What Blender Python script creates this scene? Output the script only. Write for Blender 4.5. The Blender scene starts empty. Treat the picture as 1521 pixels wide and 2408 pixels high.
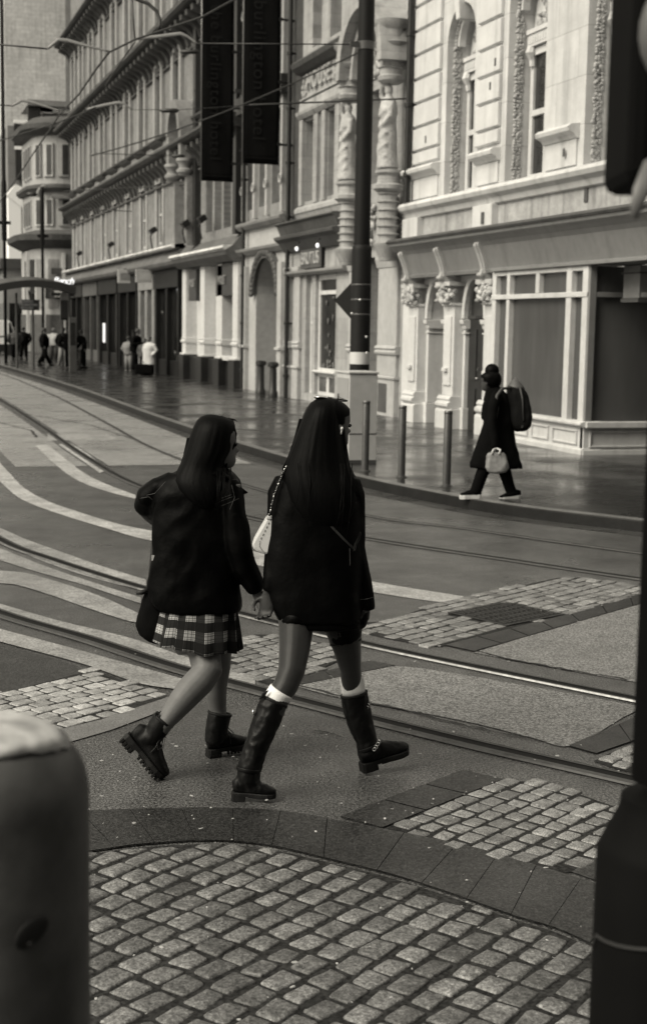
import bpy, bmesh, math, random
from mathutils import Vector, Matrix, noise
random.seed(7)
R = math.radians
scene = bpy.context.scene
col = scene.collection
# ------------------------------------------------------------ camera maths
FP, CX, CY, HC = 3344.0, 760.5, 1204.0, 2.1
YAW, PITCH, ROLL = R(17.7), R(7.42), R(0.95)
FWD = Vector((math.sin(YAW)*math.cos(PITCH), math.cos(YAW)*math.cos(PITCH), -math.sin(PITCH)))
_r0 = Vector((math.cos(YAW), -math.sin(YAW), 0))
_u0 = _r0.cross(FWD)
RGT = _r0*math.cos(ROLL) + _u0*math.sin(ROLL)
UPV = _u0*math.cos(ROLL) - _r0*math.sin(ROLL)
EYE = Vector((0, 0, HC))
def ray(u, v): return FWD + RGT*((u-CX)/FP) + UPV*((CY-v)/FP)
def G(u, v, z=0.0):
    r = ray(u, v); return EYE + r*((z-HC)/r.z)
def XP(u, v, x=11.2):
    r = ray(u, v); return EYE + r*(x/r.x)
def YP(u, v, y):
    r = ray(u, v); return EYE + r*(y/r.y)
def DP(u, v, d): return EYE + ray(u, v)*d
def lerp(a, b, t): return a + (b-a)*t

# ------------------------------------------------------------ materials
MATS = {}
def M(name, g, rough=.7, nz=None, bump=None, metal=0., spec=.5, coat=0., emit=0., rnz=None, streak=0., stretch=None, sheen=0.):
    """grey procedural material. nz = [(scale, amount)...] multiplies the base colour, bump = [(scale, strength, dist)]"""
    if name in MATS: return MATS[name]
    m = bpy.data.materials.new(name); m.use_nodes = True
    nt = m.node_tree; N = nt.nodes; Lk = nt.links
    b = N['Principled BSDF']
    b.inputs['Base Color'].default_value = (g, g, g, 1)
    b.inputs['Roughness'].default_value = rough
    b.inputs['Metallic'].default_value = metal
    b.inputs['Specular IOR Level'].default_value = spec
    b.inputs['Coat Weight'].default_value = coat
    b.inputs['Coat Roughness'].default_value = .08
    if sheen: b.inputs['Sheen Weight'].default_value = sheen
    if emit:
        b.inputs['Emission Color'].default_value = (1, 1, 1, 1); b.inputs['Emission Strength'].default_value = emit
    tc = N.new('ShaderNodeTexCoord'); vec = tc.outputs['Object']
    if stretch:
        mp = N.new('ShaderNodeMapping'); mp.inputs['Scale'].default_value = stretch
        Lk.new(vec, mp.inputs['Vector']); svec = mp.outputs['Vector']
    else: svec = vec
    cur = None
    for sc, am in (nz or []):
        n = N.new('ShaderNodeTexNoise'); n.inputs['Scale'].default_value = sc; n.inputs['Detail'].default_value = 5
        Lk.new(svec, n.inputs['Vector'])
        mr = N.new('ShaderNodeMapRange'); q_ = .25 if sc < 60 else .37
        mr.inputs['From Min'].default_value = q_; mr.inputs['From Max'].default_value = 1-q_
        mr.inputs['To Min'].default_value = 1-am; mr.inputs['To Max'].default_value = 1+am
        Lk.new(n.outputs['Fac'], mr.inputs['Value'])
        if cur is None: cur = mr.outputs['Result']
        else:
            mm = N.new('ShaderNodeMath'); mm.operation = 'MULTIPLY'
            Lk.new(cur, mm.inputs[0]); Lk.new(mr.outputs['Result'], mm.inputs[1]); cur = mm.outputs[0]
    if streak:
        mp = N.new('ShaderNodeMapping'); mp.inputs['Scale'].default_value = (2.2, 2.2, .16); Lk.new(vec, mp.inputs['Vector'])
        n = N.new('ShaderNodeTexNoise'); n.inputs['Scale'].default_value = 1.6; n.inputs['Detail'].default_value = 6; Lk.new(mp.outputs['Vector'], n.inputs['Vector'])
        mr = N.new('ShaderNodeMapRange'); mr.inputs['From Min'].default_value = .5; mr.inputs['From Max'].default_value = .72
        mr.inputs['To Min'].default_value = 1.; mr.inputs['To Max'].default_value = 1-streak; Lk.new(n.outputs['Fac'], mr.inputs['Value'])
        mm = N.new('ShaderNodeMath'); mm.operation = 'MULTIPLY'; Lk.new(cur, mm.inputs[0]); Lk.new(mr.outputs['Result'], mm.inputs[1]); cur = mm.outputs[0]
    if cur is not None:
        mm = N.new('ShaderNodeMath'); mm.operation = 'MULTIPLY'; mm.inputs[1].default_value = g
        Lk.new(cur, mm.inputs[0])
        cc = N.new('ShaderNodeCombineColor')
        for k in range(3): Lk.new(mm.outputs[0], cc.inputs[k])
        Lk.new(cc.outputs[0], b.inputs['Base Color'])
        m['cur'] = 1
    if rnz:
        n = N.new('ShaderNodeTexNoise'); n.inputs['Scale'].default_value = rnz[0]; n.inputs['Detail'].default_value = 4
        Lk.new(svec, n.inputs['Vector'])
        mr = N.new('ShaderNodeMapRange'); mr.inputs['From Min'].default_value = .35; mr.inputs['From Max'].default_value = .65
        mr.inputs['To Min'].default_value = rnz[1]; mr.inputs['To Max'].default_value = rnz[2]
        Lk.new(n.outputs['Fac'], mr.inputs['Value']); Lk.new(mr.outputs['Result'], b.inputs['Roughness'])
    prev = None
    for sc, st, di in (bump or []):
        n = N.new('ShaderNodeTexNoise'); n.inputs['Scale'].default_value = sc; n.inputs['Detail'].default_value = 3
        Lk.new(svec if stretch else vec, n.inputs['Vector'])
        bp = N.new('ShaderNodeBump'); bp.inputs['Strength'].default_value = st; bp.inputs['Distance'].default_value = di
        Lk.new(n.outputs['Fac'], bp.inputs['Height'])
        if prev: Lk.new(prev, bp.inputs['Normal'])
        prev = bp.outputs['Normal']
    if prev: Lk.new(prev, b.inputs['Normal'])
    MATS[name] = m
    return m
def brick_over(m, rows, width, mortar, dark, axes='YZ', offs=.5, mg=None, bumpd=.01):
    """lay a Brick Texture over a material made by M: darker joints + a little variation per brick"""
    nt = m.node_tree; N = nt.nodes; Lk = nt.links; b = N['Principled BSDF']
    tc = N.new('ShaderNodeTexCoord'); sx = N.new('ShaderNodeSeparateXYZ'); cb = N.new('ShaderNodeCombineXYZ')
    Lk.new(tc.outputs['Object'], sx.inputs[0])
    Lk.new(sx.outputs['XYZ'.index(axes[0])], cb.inputs[0]); Lk.new(sx.outputs['XYZ'.index(axes[1])], cb.inputs[1])
    bt = N.new('ShaderNodeTexBrick'); bt.inputs['Scale'].default_value = 1
    bt.inputs['Brick Width'].default_value = width; bt.inputs['Row Height'].default_value = rows
    bt.inputs['Mortar Size'].default_value = mortar; bt.inputs['Mortar Smooth'].default_value = .3
    bt.inputs['Color1'].default_value = (1.06, 1.06, 1.06, 1); bt.inputs['Color2'].default_value = (.9, .9, .9, 1)
    bt.inputs['Mortar'].default_value = (dark, dark, dark, 1); bt.offset = offs
    Lk.new(cb.outputs[0], bt.inputs['Vector'])
    mx = N.new('ShaderNodeMix'); mx.data_type = 'RGBA'; mx.blend_type = 'MULTIPLY'; mx.inputs['Factor'].default_value = 1
    src = b.inputs['Base Color'].links
    if src: Lk.new(src[0].from_socket, mx.inputs['A'])
    else: mx.inputs['A'].default_value = b.inputs['Base Color'].default_value
    Lk.new(bt.outputs['Color'], mx.inputs['B'])
    Lk.new(mx.outputs['Result'], b.inputs['Base Color'])
    bp = N.new('ShaderNodeBump'); bp.inputs['Strength'].default_value = .6; bp.inputs['Distance'].default_value = bumpd
    bp.invert = True
    Lk.new(bt.outputs['Fac'], bp.inputs['Height'])
    nl = b.inputs['Normal'].links
    if nl: Lk.new(nl[0].from_socket, bp.inputs['Normal'])
    Lk.new(bp.outputs['Normal'], b.inputs['Normal'])
    return m

# ------------------------------------------------------------ objects
def tag(o, label=None, cat=None, group=None, kind=None):
    if label: o['label'] = label
    if cat: o['category'] = cat
    if group: o['group'] = group
    if kind: o['kind'] = kind
    return o
ORG = {}
def thing(name, loc, label, cat, group=None):
    o = bpy.data.objects.new(name, None); col.objects.link(o)
    o.location = loc; o.empty_display_size = .1
    ORG[o.name] = Vector(loc)
    return tag(o, label, cat, group)
def org(o): return ORG[o.name]
class MB:
    """collects verts/faces given in WORLD coordinates; build() links one mesh object"""
    def __init__(s): s.v = []; s.f = []
    def add(s, vs, fs):
        k = len(s.v); s.v += [Vector(p) for p in vs]; s.f += [tuple(i+k for i in f) for f in fs]; return s
    def hexa(s, p):   # 8 points: bottom 0-3 ccw, top 4-7
        return s.add(p, [(0,3,2,1),(4,5,6,7),(0,1,5,4),(1,2,6,5),(2,3,7,6),(3,0,4,7)])
    def box(s, x0, x1, y0, y1, z0, z1):
        return s.hexa([(x0,y0,z0),(x1,y0,z0),(x1,y1,z0),(x0,y1,z0),(x0,y0,z1),(x1,y0,z1),(x1,y1,z1),(x0,y1,z1)])
    def obox(s, c, ax, ay, az, hx, hy, hz):
        c = Vector(c); ax = Vector(ax).normalized()*hx; ay = Vector(ay).normalized()*hy; az = Vector(az).normalized()*hz
        return s.hexa([c-ax-ay-az, c+ax-ay-az, c+ax+ay-az, c-ax+ay-az, c-ax-ay+az, c+ax-ay+az, c+ax+ay+az, c-ax+ay+az])
    def tube(s, pts, r, n=8, caps=True, rb=None, side=None):
        """pts world points, r radius or list (along 'side'), rb second radius list"""
        pts = [Vector(p) for p in pts]; m = len(pts)
        rs = r if isinstance(r, (list, tuple)) else [r]*m
        rbs = rb if isinstance(rb, (list, tuple)) else (rs if rb is None else [rb]*m)
        rings = []; ref = Vector(side) if side is not None else None
        for i in range(m):
            t = (pts[min(i+1, m-1)] - pts[max(i-1, 0)]).normalized()
            if ref is None: ref = Vector((0,0,1)) if abs(t.z) < .9 else Vector((1,0,0))
            a = ref - t*ref.dot(t)
            if a.length < 1e-5: a = t.orthogonal()
            a.normalize(); b = t.cross(a)
            if side is None: ref = a
            rings.append([pts[i] + a*(rs[i]*math.cos(2*math.pi*k/n)) + b*(rbs[i]*math.sin(2*math.pi*k/n)) for k in range(n)])
        return s.loft(rings, caps)
    def loft(s, rings, caps=True, closed=True):
        n = len(rings[0]); vs = [p for rg in rings for p in rg]; fs = []
        for i in range(len(rings)-1):
            for k in range(n if closed else n-1):
                a = i*n+k; b = i*n+(k+1) % n
                fs.append((a, b, b+n, a+n))
        if caps and closed:
            fs.append(tuple(range(n))[::-1]); fs.append(tuple((len(rings)-1)*n + k for k in range(n)))
        return s.add(vs, fs)
    def lathe(s, c, prof, n=20, axis=(0,0,1)):
        """prof = [(r, h)...] about axis through c"""
        c = Vector(c); az = Vector(axis).normalized(); ax = az.orthogonal().normalized(); ay = az.cross(ax)
        rings = [[c + az*h + (ax*math.cos(2*math.pi*k/n) + ay*math.sin(2*math.pi*k/n))*max(r, 1e-4) for k in range(n)] for r, h in prof]
        return s.loft(rings)
    def ball(s, c, rx, ry=None, rz=None, n=12, m=8, basis=None):
        ry = rx if ry is None else ry; rz = rx if rz is None else rz; c = Vector(c)
        bx, by, bz = basis or (Vector((1,0,0)), Vector((0,1,0)), Vector((0,0,1)))
        rings = []
        for i in range(m+1):
            a = -math.pi/2 + math.pi*i/m
            cr = max(math.cos(a), 1e-3)
            rings.append([c + bx*(rx*cr*math.cos(2*math.pi*k/n)) + by*(ry*cr*math.sin(2*math.pi*k/n)) + bz*(rz*math.sin(a)) for k in range(n)])
        return s.loft(rings)
    def prism(s, poly, vec):
        """poly world points (closed outline), extruded along vec"""
        poly = [Vector(p) for p in poly]; n = len(poly); vec = Vector(vec)
        vs = poly + [p+vec for p in poly]
        fs = [tuple(range(n))[::-1], tuple(range(n, 2*n))] + [(k, (k+1) % n, (k+1) % n+n, k+n) for k in range(n)]
        return s.add(vs, fs)
    def mark(s):
        if not hasattr(s, 'mk'): s.mk = []
        s.mk.append((len(s.v), len(s.f)))
    def parts(s, name, mat, parent=None, **kw):
        """one object per mark() chunk"""
        out = []; ms = [(0, 0)]+s.mk+[(len(s.v), len(s.f))]
        for (v0, f0), (v1, f1) in zip(ms, ms[1:]):
            m = MB(); m.v = s.v[v0:v1]; m.f = [tuple(i-v0 for i in f) for f in s.f[f0:f1]]
            if m.v: out.append(m.build(name, mat, parent, **kw))
        return out
    def build(s, name, mat, parent=None, smooth=False, bevel=0, sub=0, kind=None, auto=None):
        o0 = org(parent) if parent is not None else (s.base if hasattr(s, 'base') else Vector((0,0,0)))
        me = bpy.data.meshes.new(name)
        me.from_pydata([p-o0 for p in s.v], [], s.f)
        bm = bmesh.new(); bm.from_mesh(me)
        bmesh.ops.recalc_face_normals(bm, faces=bm.faces)
        bm.to_mesh(me); bm.free()
        if smooth:
            me.polygons.foreach_set('use_smooth', [True]*len(me.polygons))
            if auto is not None:
                me.set_sharp_from_angle(angle=R(auto))
        me.materials.append(mat)
        o = bpy.data.objects.new(name, me); col.objects.link(o)
        if parent is not None: o.parent = parent
        else: o.location = o0
        ORG[o.name] = o0
        if bevel:
            md = o.modifiers.new('bevel', 'BEVEL'); md.width = bevel; md.segments = 2; md.limit_method = 'ANGLE'
        if sub:
            md = o.modifiers.new('sub', 'SUBSURF'); md.levels = sub; md.render_levels = sub
        if kind: o['kind'] = kind
        return o
def copy_tree(o, loc=None, parent=None):
    c = o.copy(); col.objects.link(c); ORG[c.name] = ORG.get(o.name, Vector((0,0,0)))
    if parent is not None: c.parent = parent
    for ch in list(o.children): copy_tree(ch, None, c)
    if loc is not None: c.location = loc; ORG[c.name] = Vector(loc)
    return c
def text_mesh(txt, size, ext, origin, xdir, ydir, name, mat, parent, align='CENTER', spacing=1., shear=0.):
    cu = bpy.data.curves.new(name, 'FONT'); cu.body = txt; cu.size = size; cu.extrude = ext
    cu.align_x = align; cu.align_y = 'CENTER'; cu.space_character = spacing; cu.shear = shear
    t = bpy.data.objects.new(name+'_src', cu); col.objects.link(t)
    dg = bpy.context.evaluated_depsgraph_get()
    me = bpy.data.meshes.new_from_object(t.evaluated_get(dg))
    bpy.data.objects.remove(t)
    xd = Vector(xdir).normalized(); yd = Vector(ydir).normalized(); zd = xd.cross(yd)
    o0 = org(parent); og = Vector(origin)
    for v in me.vertices:
        p = v.co; v.co = og + xd*p.x + yd*p.y + zd*p.z - o0
    me.materials.clear(); me.materials.append(mat)
    o = bpy.data.objects.new(name, me); col.objects.link(o); o.parent = parent; ORG[o.name] = o0
    return o
def remesh(o, voxel, smooth=2, disp=None):
    """voxel-remesh an object's mesh in place so its pieces become one skin"""
    md = o.modifiers.new('r', 'REMESH'); md.mode = 'VOXEL'; md.voxel_size = voxel; md.use_smooth_shade = True
    if smooth:
        ms = o.modifiers.new('s', 'SMOOTH'); ms.factor = .5; ms.iterations = smooth
    dg = bpy.context.evaluated_depsgraph_get()
    me = bpy.data.meshes.new_from_object(o.evaluated_get(dg))
    mats = [m for m in o.data.materials]
    o.modifiers.clear(); old = o.data; o.data = me; bpy.data.meshes.remove(old)
    me.materials.clear()
    for m in mats: me.materials.append(m)
    if disp:
        for v in me.vertices:
            v.co += v.normal*disp(v.co)
    me.polygons.foreach_set('use_smooth', [True]*len(me.polygons)); me.update()
    return o
# ------------------------------------------------------------ ground
def smooth_line(pts, per=6):
    P = [Vector((p[0], p[1])) for p in pts]; out = []
    for i in range(len(P)-1):
        p0 = P[max(i-1, 0)]; p1 = P[i]; p2 = P[i+1]; p3 = P[min(i+2, len(P)-1)]
        for k in range(per):
            t = k/per
            out.append(.5*((2*p1) + (p2-p0)*t + (2*p0-5*p1+4*p2-p3)*t*t + (3*p1-p0-3*p2+p3)*t**3))
    out.append(P[-1]); return out
def offs(line, d):
    out = []
    for i, p in enumerate(line):
        t = (line[min(i+1, len(line)-1)] - line[max(i-1, 0)]).normalized()
        out.append(p + Vector((t.y, -t.x))*d)
    return out
def strip(mb, la, lb, za, zb):
    n = len(la)
    return mb.add([(p.x, p.y, za) for p in la] + [(p.x, p.y, zb) for p in lb], [(i, i+1, n+i+1, n+i) for i in range(n-1)])

m_road = M('asphalt', .062, .4, [(.45, .38), (2.3, .28), (9, .2), (75, .75), (150, .6)], [(110, .45, .005), (40, .2, .004)], rnz=(.8, .24, .56))
mb = MB(); mb.add([(-220,-60,0), (260,-60,0), (260,420,0), (-220,420,0)], [(0,1,2,3)])
mb.build('road', m_road, kind='structure')

# kerb + far pavement
KERB = smooth_line([(16,4.5), (12.5,7.6), (10.2,9.9), (8.7,11.7), (7.73,13.15), (6.89,14.61), (6.45,16.12), (6.15,17.9), (6.0,20.2), (5.9,23.1), (5.85,27), (5.86,32), (6.0,42), (5.95,52), (5.7,66), (5.2,80), (3.6,97), (1,118), (-3,140)], 5)
KZ = .125
m_kerb = M('kerb_stone', .13, .42, [(2.2, .25), (60, .3)], [(70, .3, .004)], rnz=(3, .3, .55))
mb = MB(); kin = offs(KERB, .17)
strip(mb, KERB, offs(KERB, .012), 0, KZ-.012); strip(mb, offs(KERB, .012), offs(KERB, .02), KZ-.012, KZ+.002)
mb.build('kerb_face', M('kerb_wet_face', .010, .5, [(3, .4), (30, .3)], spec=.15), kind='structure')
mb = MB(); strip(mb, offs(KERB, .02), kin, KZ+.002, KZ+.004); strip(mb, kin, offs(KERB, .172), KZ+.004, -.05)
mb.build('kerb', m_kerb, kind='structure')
m_pav = M('wet_paving', .019, .2, [(.7, .2), (5, .18), (60, .3)], [(7, .22, .02), (30, .25, .006)], rnz=(.9, .10, .36))
brick_over(m_pav, .105, .215, .006, .55, 'YX', bumpd=.004)
mb = MB(); n = len(kin); far = [Vector((34, p.y)) for p in kin]
strip(mb, offs(KERB, .171), far, KZ, KZ)
mb.build('pavement', m_pav, kind='structure')
m_gut = M('gutter_dark', .035, .3, [(3, .3), (80, .3)], rnz=(2, .22, .5))
mb = MB(); strip(mb, offs(KERB, -.28), offs(KERB, -.004), .004, .004)
mb.build('gutter', m_gut, kind='structure')

# ---- tram rails
RA = smooth_line([(-.8,60), (-.75,26), (-.6,19), (-.2,14.5), (.45,11.5), (.85,10.29), (1.32,9.33), (1.77,8.31), (2.34,7.3), (2.85,6.46), (3.35,5.72), (4.3,4.3), (5.8,2.2)], 7)
RB = smooth_line([(.6,60), (.65,26), (.7,20), (.85,16.2), (1.15,13.79), (1.49,12.56), (2.01,11.07), (2.6,9.73), (2.95,9.0), (3.33,8.3), (4.12,7.02), (5.1,5.5), (6.8,3)], 7)
RC = smooth_line([(1.5,95), (2.6,70), (3.2,50), (3.3,38.9), (3.26,28.9), (3.19,22.4), (3.3,18.14), (3.97,14.88), (4.71,13.21), (5.5,11.8), (6.23,10.55), (7.6,8.4), (9.6,5.6)], 7)
RD = smooth_line([(3.2,95), (4.2,76), (5.0,60), (5.05,42.8), (4.73,30), (4.55,24.8), (4.6,21), (4.72,17.8), (5.27,14.96), (5.97,13.7), (6.97,11.84), (8.5,9.5), (10.6,6.6)], 7)
m_conc = M('rail_concrete', .25, .42, [(1.2, .3), (6, .3), (70, .4)], [(80, .35, .005)], rnz=(1.3, .3, .6))
m_seal = M('rail_sealant', .008, .7, [(30, .3)], spec=.15)
m_steel = M('rail_steel', .27, .4, [(3, .2), (30, .3)], metal=1., rnz=(5, .3, .55))
m_steeld = M('rail_steel_dull', .05, .5, [(3, .2), (40, .3)], spec=.3, rnz=(4, .4, .65))
def rail(line, label, head, hw=.06, gw=.085, sl=.10):
    root = thing('tram_rail', (line[len(line)//2].x, line[len(line)//2].y, 0), label, 'rail', 'tram rails set into the street')
    a = MB(); strip(a, offs(line, -sl), offs(line, .004), .010, .010); a.build('sealant_strip', m_seal, root)
    b = MB()
    l0, l1 = offs(line, .0), offs(line, hw); c0, c1 = offs(line, .008), offs(line, hw-.008)
    strip(b, l0, c0, .008, .017); strip(b, c0, c1, .017, .017); strip(b, c1, l1, .017, .008)
    b.build('rail_head', head, root, smooth=False)
    c = MB(); k0, k1 = offs(line, -gw), offs(line, -gw+.02)
    strip(c, k0, k1, .014, .014); c.build('keeper_lip', m_steeld, root)
rail(RA, 'dark grooved tram rail nearest the big cobbles, passing under the women', m_steeld)
rail(RB, 'tram rail with a bright shining top edge behind the women', m_steel, .034)
rail(RC, 'dark tram rail of the second track, beyond the broad white line', m_steeld, .05, .07, .085)
rail(RD, 'tram rail nearest the far kerb and the walker with the backpack', m_steeld, .04, .04, .05)

# ---- traced sheets on the road
def sheet(name, px, mat, z, kind='structure', jag=0.0, smooth=True):
    q_ = []; n_ = len(px)
    for i in range(n_):      # round the traced outline except at its corners
        P0, P1_, P2_, P3_ = (Vector(px[(i+k) % n_]) for k in (-1, 0, 1, 2))
        def turn(a, b, c): d, e = b-a, c-b; return abs(d.angle(e, 0)) if d.length and e.length else 0
        k = 5 if smooth and (P2_-P1_).length > 12 else 1
        a_ = turn(P0, P1_, P2_) < .7; b_ = turn(P1_, P2_, P3_) < .7
        m1 = (P2_-P0)*.5 if a_ else (P2_-P1_); m2 = (P3_-P1_)*.5 if b_ else (P2_-P1_)
        L_ = (P2_-P1_).length; m1 = m1.normalized()*L_ if m1.length else m1; m2 = m2.normalized()*L_ if m2.length else m2
        for j in range(k):
            t = j/k; h1, h2, h3, h4 = 2*t**3-3*t**2+1, t**3-2*t**2+t, -2*t**3+3*t**2, t**3-t**2
            q_.append(P1_*h1+m1*h2+P2_*h3+m2*h4)
    pts = [G(u, v, z) for u, v in q_]
    if jag:
        out = []
        for i, p in enumerate(pts):
            q = pts[(i+1) % len(pts)]; k = max(1, int((q-p).length/.12)) if (q-p).length < 6 else 1
            for j in range(k):
                s = p.lerp(q, j/k)
                if j: s = s + Vector((random.uniform(-jag, jag), random.uniform(-jag, jag), 0))
                out.append(s)
        pts = out
    bm = bmesh.new(); vs = [bm.verts.new(p) for p in pts]; f = bm.faces.new(vs)
    bmesh.ops.triangulate(bm, faces=[f], ngon_method='EAR_CLIP')
    for f in bm.faces:
        if f.normal.z < 0: f.normal_flip()
    me = bpy.data.meshes.new(name); bm.to_mesh(me); bm.free(); me.materials.append(mat)
    o = bpy.data.objects.new(name, me); col.objects.link(o)
    if kind: o['kind'] = kind
    return o
def z4(pts, s=.4, ox=0, oy=851): return [(ox+s*a, oy+s*b) for a, b in pts]
m_paint = M('worn_white_paint', .34, .5, [(1.1, .25), (5, .3), (30, .25), (75, .4)], [(90, .3, .004)], rnz=(2, .35, .6))
paint = MB()
o = sheet('road_marking', z4([(-250,300),(0,590),(60,655),(150,745),(300,825),(500,893),(700,953),(910,997),(1200,1062),(1500,1115),(2000,1248),(2200,1293),(2760,1384),(2690,1420),(2200,1355),(1900,1300),(1500,1190),(1200,1125),(910,1055),(800,1030),(600,970),(400,910),(200,840),(100,790),(0,700),(-250,470)]), m_paint, .0045, kind=None, jag=.003)
tag(o, 'broad worn white line curving across the street behind the women', 'road marking')
o = sheet('road_marking', z4([(210,490),(285,487),(400,580),(500,655),(620,715),(800,783),(800,806),(600,752),(450,692),(330,605)]), m_paint, .0045, kind=None, jag=.004)
tag(o, 'pale tapering strip along the near side of the second track', 'road marking')
o = sheet('road_marking', z4([(345,485),(420,480),(640,632),(590,652)]), m_paint, .0045, kind=None, jag=.006)
tag(o, 'short pale slanting bar between the rails of the second track', 'road marking')
o = sheet('road_marking', z4([(280,424),(640,428),(700,462),(272,462)]), m_conc, .0045, kind=None, jag=.01)
tag(o, 'pale stop bar lying across the second track, nearest the stop', 'road marking')
def sheets_one(name, polys, mat, z, jag=.0, kind='structure', inc=.0012):
    obs = [sheet(name, p, mat, z+inc*i, None, jag) for i, p in enumerate(polys)]
    bm = bmesh.new()
    for o in obs: bm.from_mesh(o.data)
    me = bpy.data.meshes.new(name); bm.to_mesh(me); bm.free(); me.materials.append(mat)
    for o in obs:
        d = o.data; bpy.data.objects.remove(o); bpy.data.meshes.remove(d)
    o = bpy.data.objects.new(name, me); col.objects.link(o)
    if kind: o['kind'] = kind
    return o
sheets_one('concrete_track_bed', [
    z4([(-150,930),(0,975),(150,1040),(400,1130),(600,1200),(860,1280),(860,1345),(700,1310),(450,1240),(200,1150),(0,1060),(-150,1010)]),
    z4([(-150,1050),(0,1095),(300,1212),(600,1312),(830,1385),(830,1420),(700,1378),(500,1312),(200,1228),(0,1165),(-150,1120)]),
    z4([(-150,1200),(0,1225),(150,1240),(300,1280),(400,1310),(600,1380),(800,1470),(900,1520),(800,1530),(650,1490),(500,1440),(300,1370),(100,1310),(0,1300),(-150,1280)]),
    [(-60,1400),(0,1419),(150,1462),(300,1498),(440,1545),(600,1590),(600,1612),(430,1567),(200,1500),(0,1448),(-60,1428)],
    [(-60,1462),(0,1478),(200,1532),(430,1596),(430,1622),(330,1607),(200,1562),(0,1508),(-60,1490)]], m_conc, .0045, jag=.005)
m_agg = M('pale_aggregate_asphalt', .155, .6, [(.8, .15), (6, .14), (75, .6), (190, .5)], [(110, .7, .008)])
A6 = lambda pts: [(912.6+.4*a, 1034+.4*b) for a, b in pts]
A5 = lambda pts: [(517+.32*a, 1399+.32*b) for a, b in pts]
A7 = lambda pts: [(791+.48*a, 1582+.48*b) for a, b in pts]
sheets_one('aggregate_asphalt', [
    A6([(500,1250),(700,1190),(900,1125),(1330,1005),(1490,962),(1800,890),(1800,1480),(1460,1425),(1250,1390),(1000,1345),(700,1290)]),
    A5([(560,670),(800,590),(1040,545),(1290,525),(1520,545),(2100,640),(3250,850),(3060,850),(2575,1108),(2300,1050),(1900,950),(1560,880),(1100,800),(800,735)]),
    A6([(0,1335),(150,1340),(420,1410),(640,1470),(460,1520),(200,1480),(0,1450)])], m_agg, .0045, jag=.02)
m_slabsheen = M('track_slab_sheen', .23, .28, [(.4, .2), (2, .2), (9, .2), (75, .4)], [(60, .2, .003)], rnz=(.7, .2, .42))  # pale concrete track slab with the wet road's sky sheen put into its colour
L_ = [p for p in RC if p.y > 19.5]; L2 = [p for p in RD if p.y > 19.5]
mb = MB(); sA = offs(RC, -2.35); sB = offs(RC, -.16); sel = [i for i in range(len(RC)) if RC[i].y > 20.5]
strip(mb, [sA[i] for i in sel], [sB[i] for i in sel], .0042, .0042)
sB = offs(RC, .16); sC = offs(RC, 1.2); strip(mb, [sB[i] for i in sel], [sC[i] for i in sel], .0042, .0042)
mb.build('track_slab_with_sheen', m_slabsheen)['kind'] = 'structure'
m_patch = M('dark_asphalt_patch', .03, .55, [(4, .25), (75, .6), (160, .5)], [(120, .5, .005)])
sheets_one('asphalt_patch', [[(0,1512),(60,1530),(180,1565),(200,1580),(100,1606),(0,1630),(-60,1630),(-60,1490)],
    A7([(1150,975),(1270,900),(1330,880),(1400,900),(1400,1030),(1290,1020)])], m_patch, .0058, jag=.015)

# ---- granite setts
m_sett = M('granite_sett', .165, .55, [(5.2, .42), (24, .25), (170, .55)], [(60, .55, .006), (16, .3, .006)], rnz=(5, .42, .7))
m_settb = M('granite_sett_large', .115, .58, [(5.2, .45), (22, .35), (75, .4), (170, .4)], [(45, .8, .009), (14, .5, .01)], rnz=(5, .45, .72))
m_joint = M('sett_joint', .02, .8, [(5, .4), (60, .6)], [(60, .6, .006)], spec=.2)
m_slab = M('granite_slab', .017, .42, [(2.6, .25), (75, .7), (150, .7)], [(140, .35, .003)], rnz=(1.8, .3, .52))
m_slabp = M('granite_slab_pale', .14, .5, [(2.6, .2), (120, .4)], [(120, .35, .003)])
def toned(m):
    nt = m.node_tree; N = nt.nodes; Lk = nt.links; b = N['Principled BSDF']; at = N.new('ShaderNodeAttribute'); at.attribute_name = 'tone'
    mx = N.new('ShaderNodeMix'); mx.data_type = 'RGBA'; mx.blend_type = 'MULTIPLY'; mx.inputs['Factor'].default_value = 1
    Lk.new(b.inputs['Base Color'].links[0].from_socket, mx.inputs['A']); Lk.new(at.outputs['Color'], mx.inputs['B']); Lk.new(mx.outputs['Result'], b.inputs['Base Color']); return m
toned(m_sett); toned(m_settb)
def inside(p, poly):
    c = False; n = len(poly)
    for i in range(n):
        a = poly[i]; b = poly[(i+1) % n]
        if (a[1] > p[1]) != (b[1] > p[1]) and p[0] < (b[0]-a[0])*(p[1]-a[1])/(b[1]-a[1]) + a[0]: c = not c
    return c
def clip(poly, A, B):
    """keep the part of poly on the left of A->B"""
    out = []; d = B-A
    def s(p): return d.x*(p.y-A.y) - d.y*(p.x-A.x)
    for i in range(len(poly)):
        p = poly[i]; q = poly[(i+1) % len(poly)]; sp = s(p); sq = s(q)
        if sp >= 0: out.append(p)
        if sp*sq < 0: out.append(p.lerp(q, sp/(sp-sq)))
    return out
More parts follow.
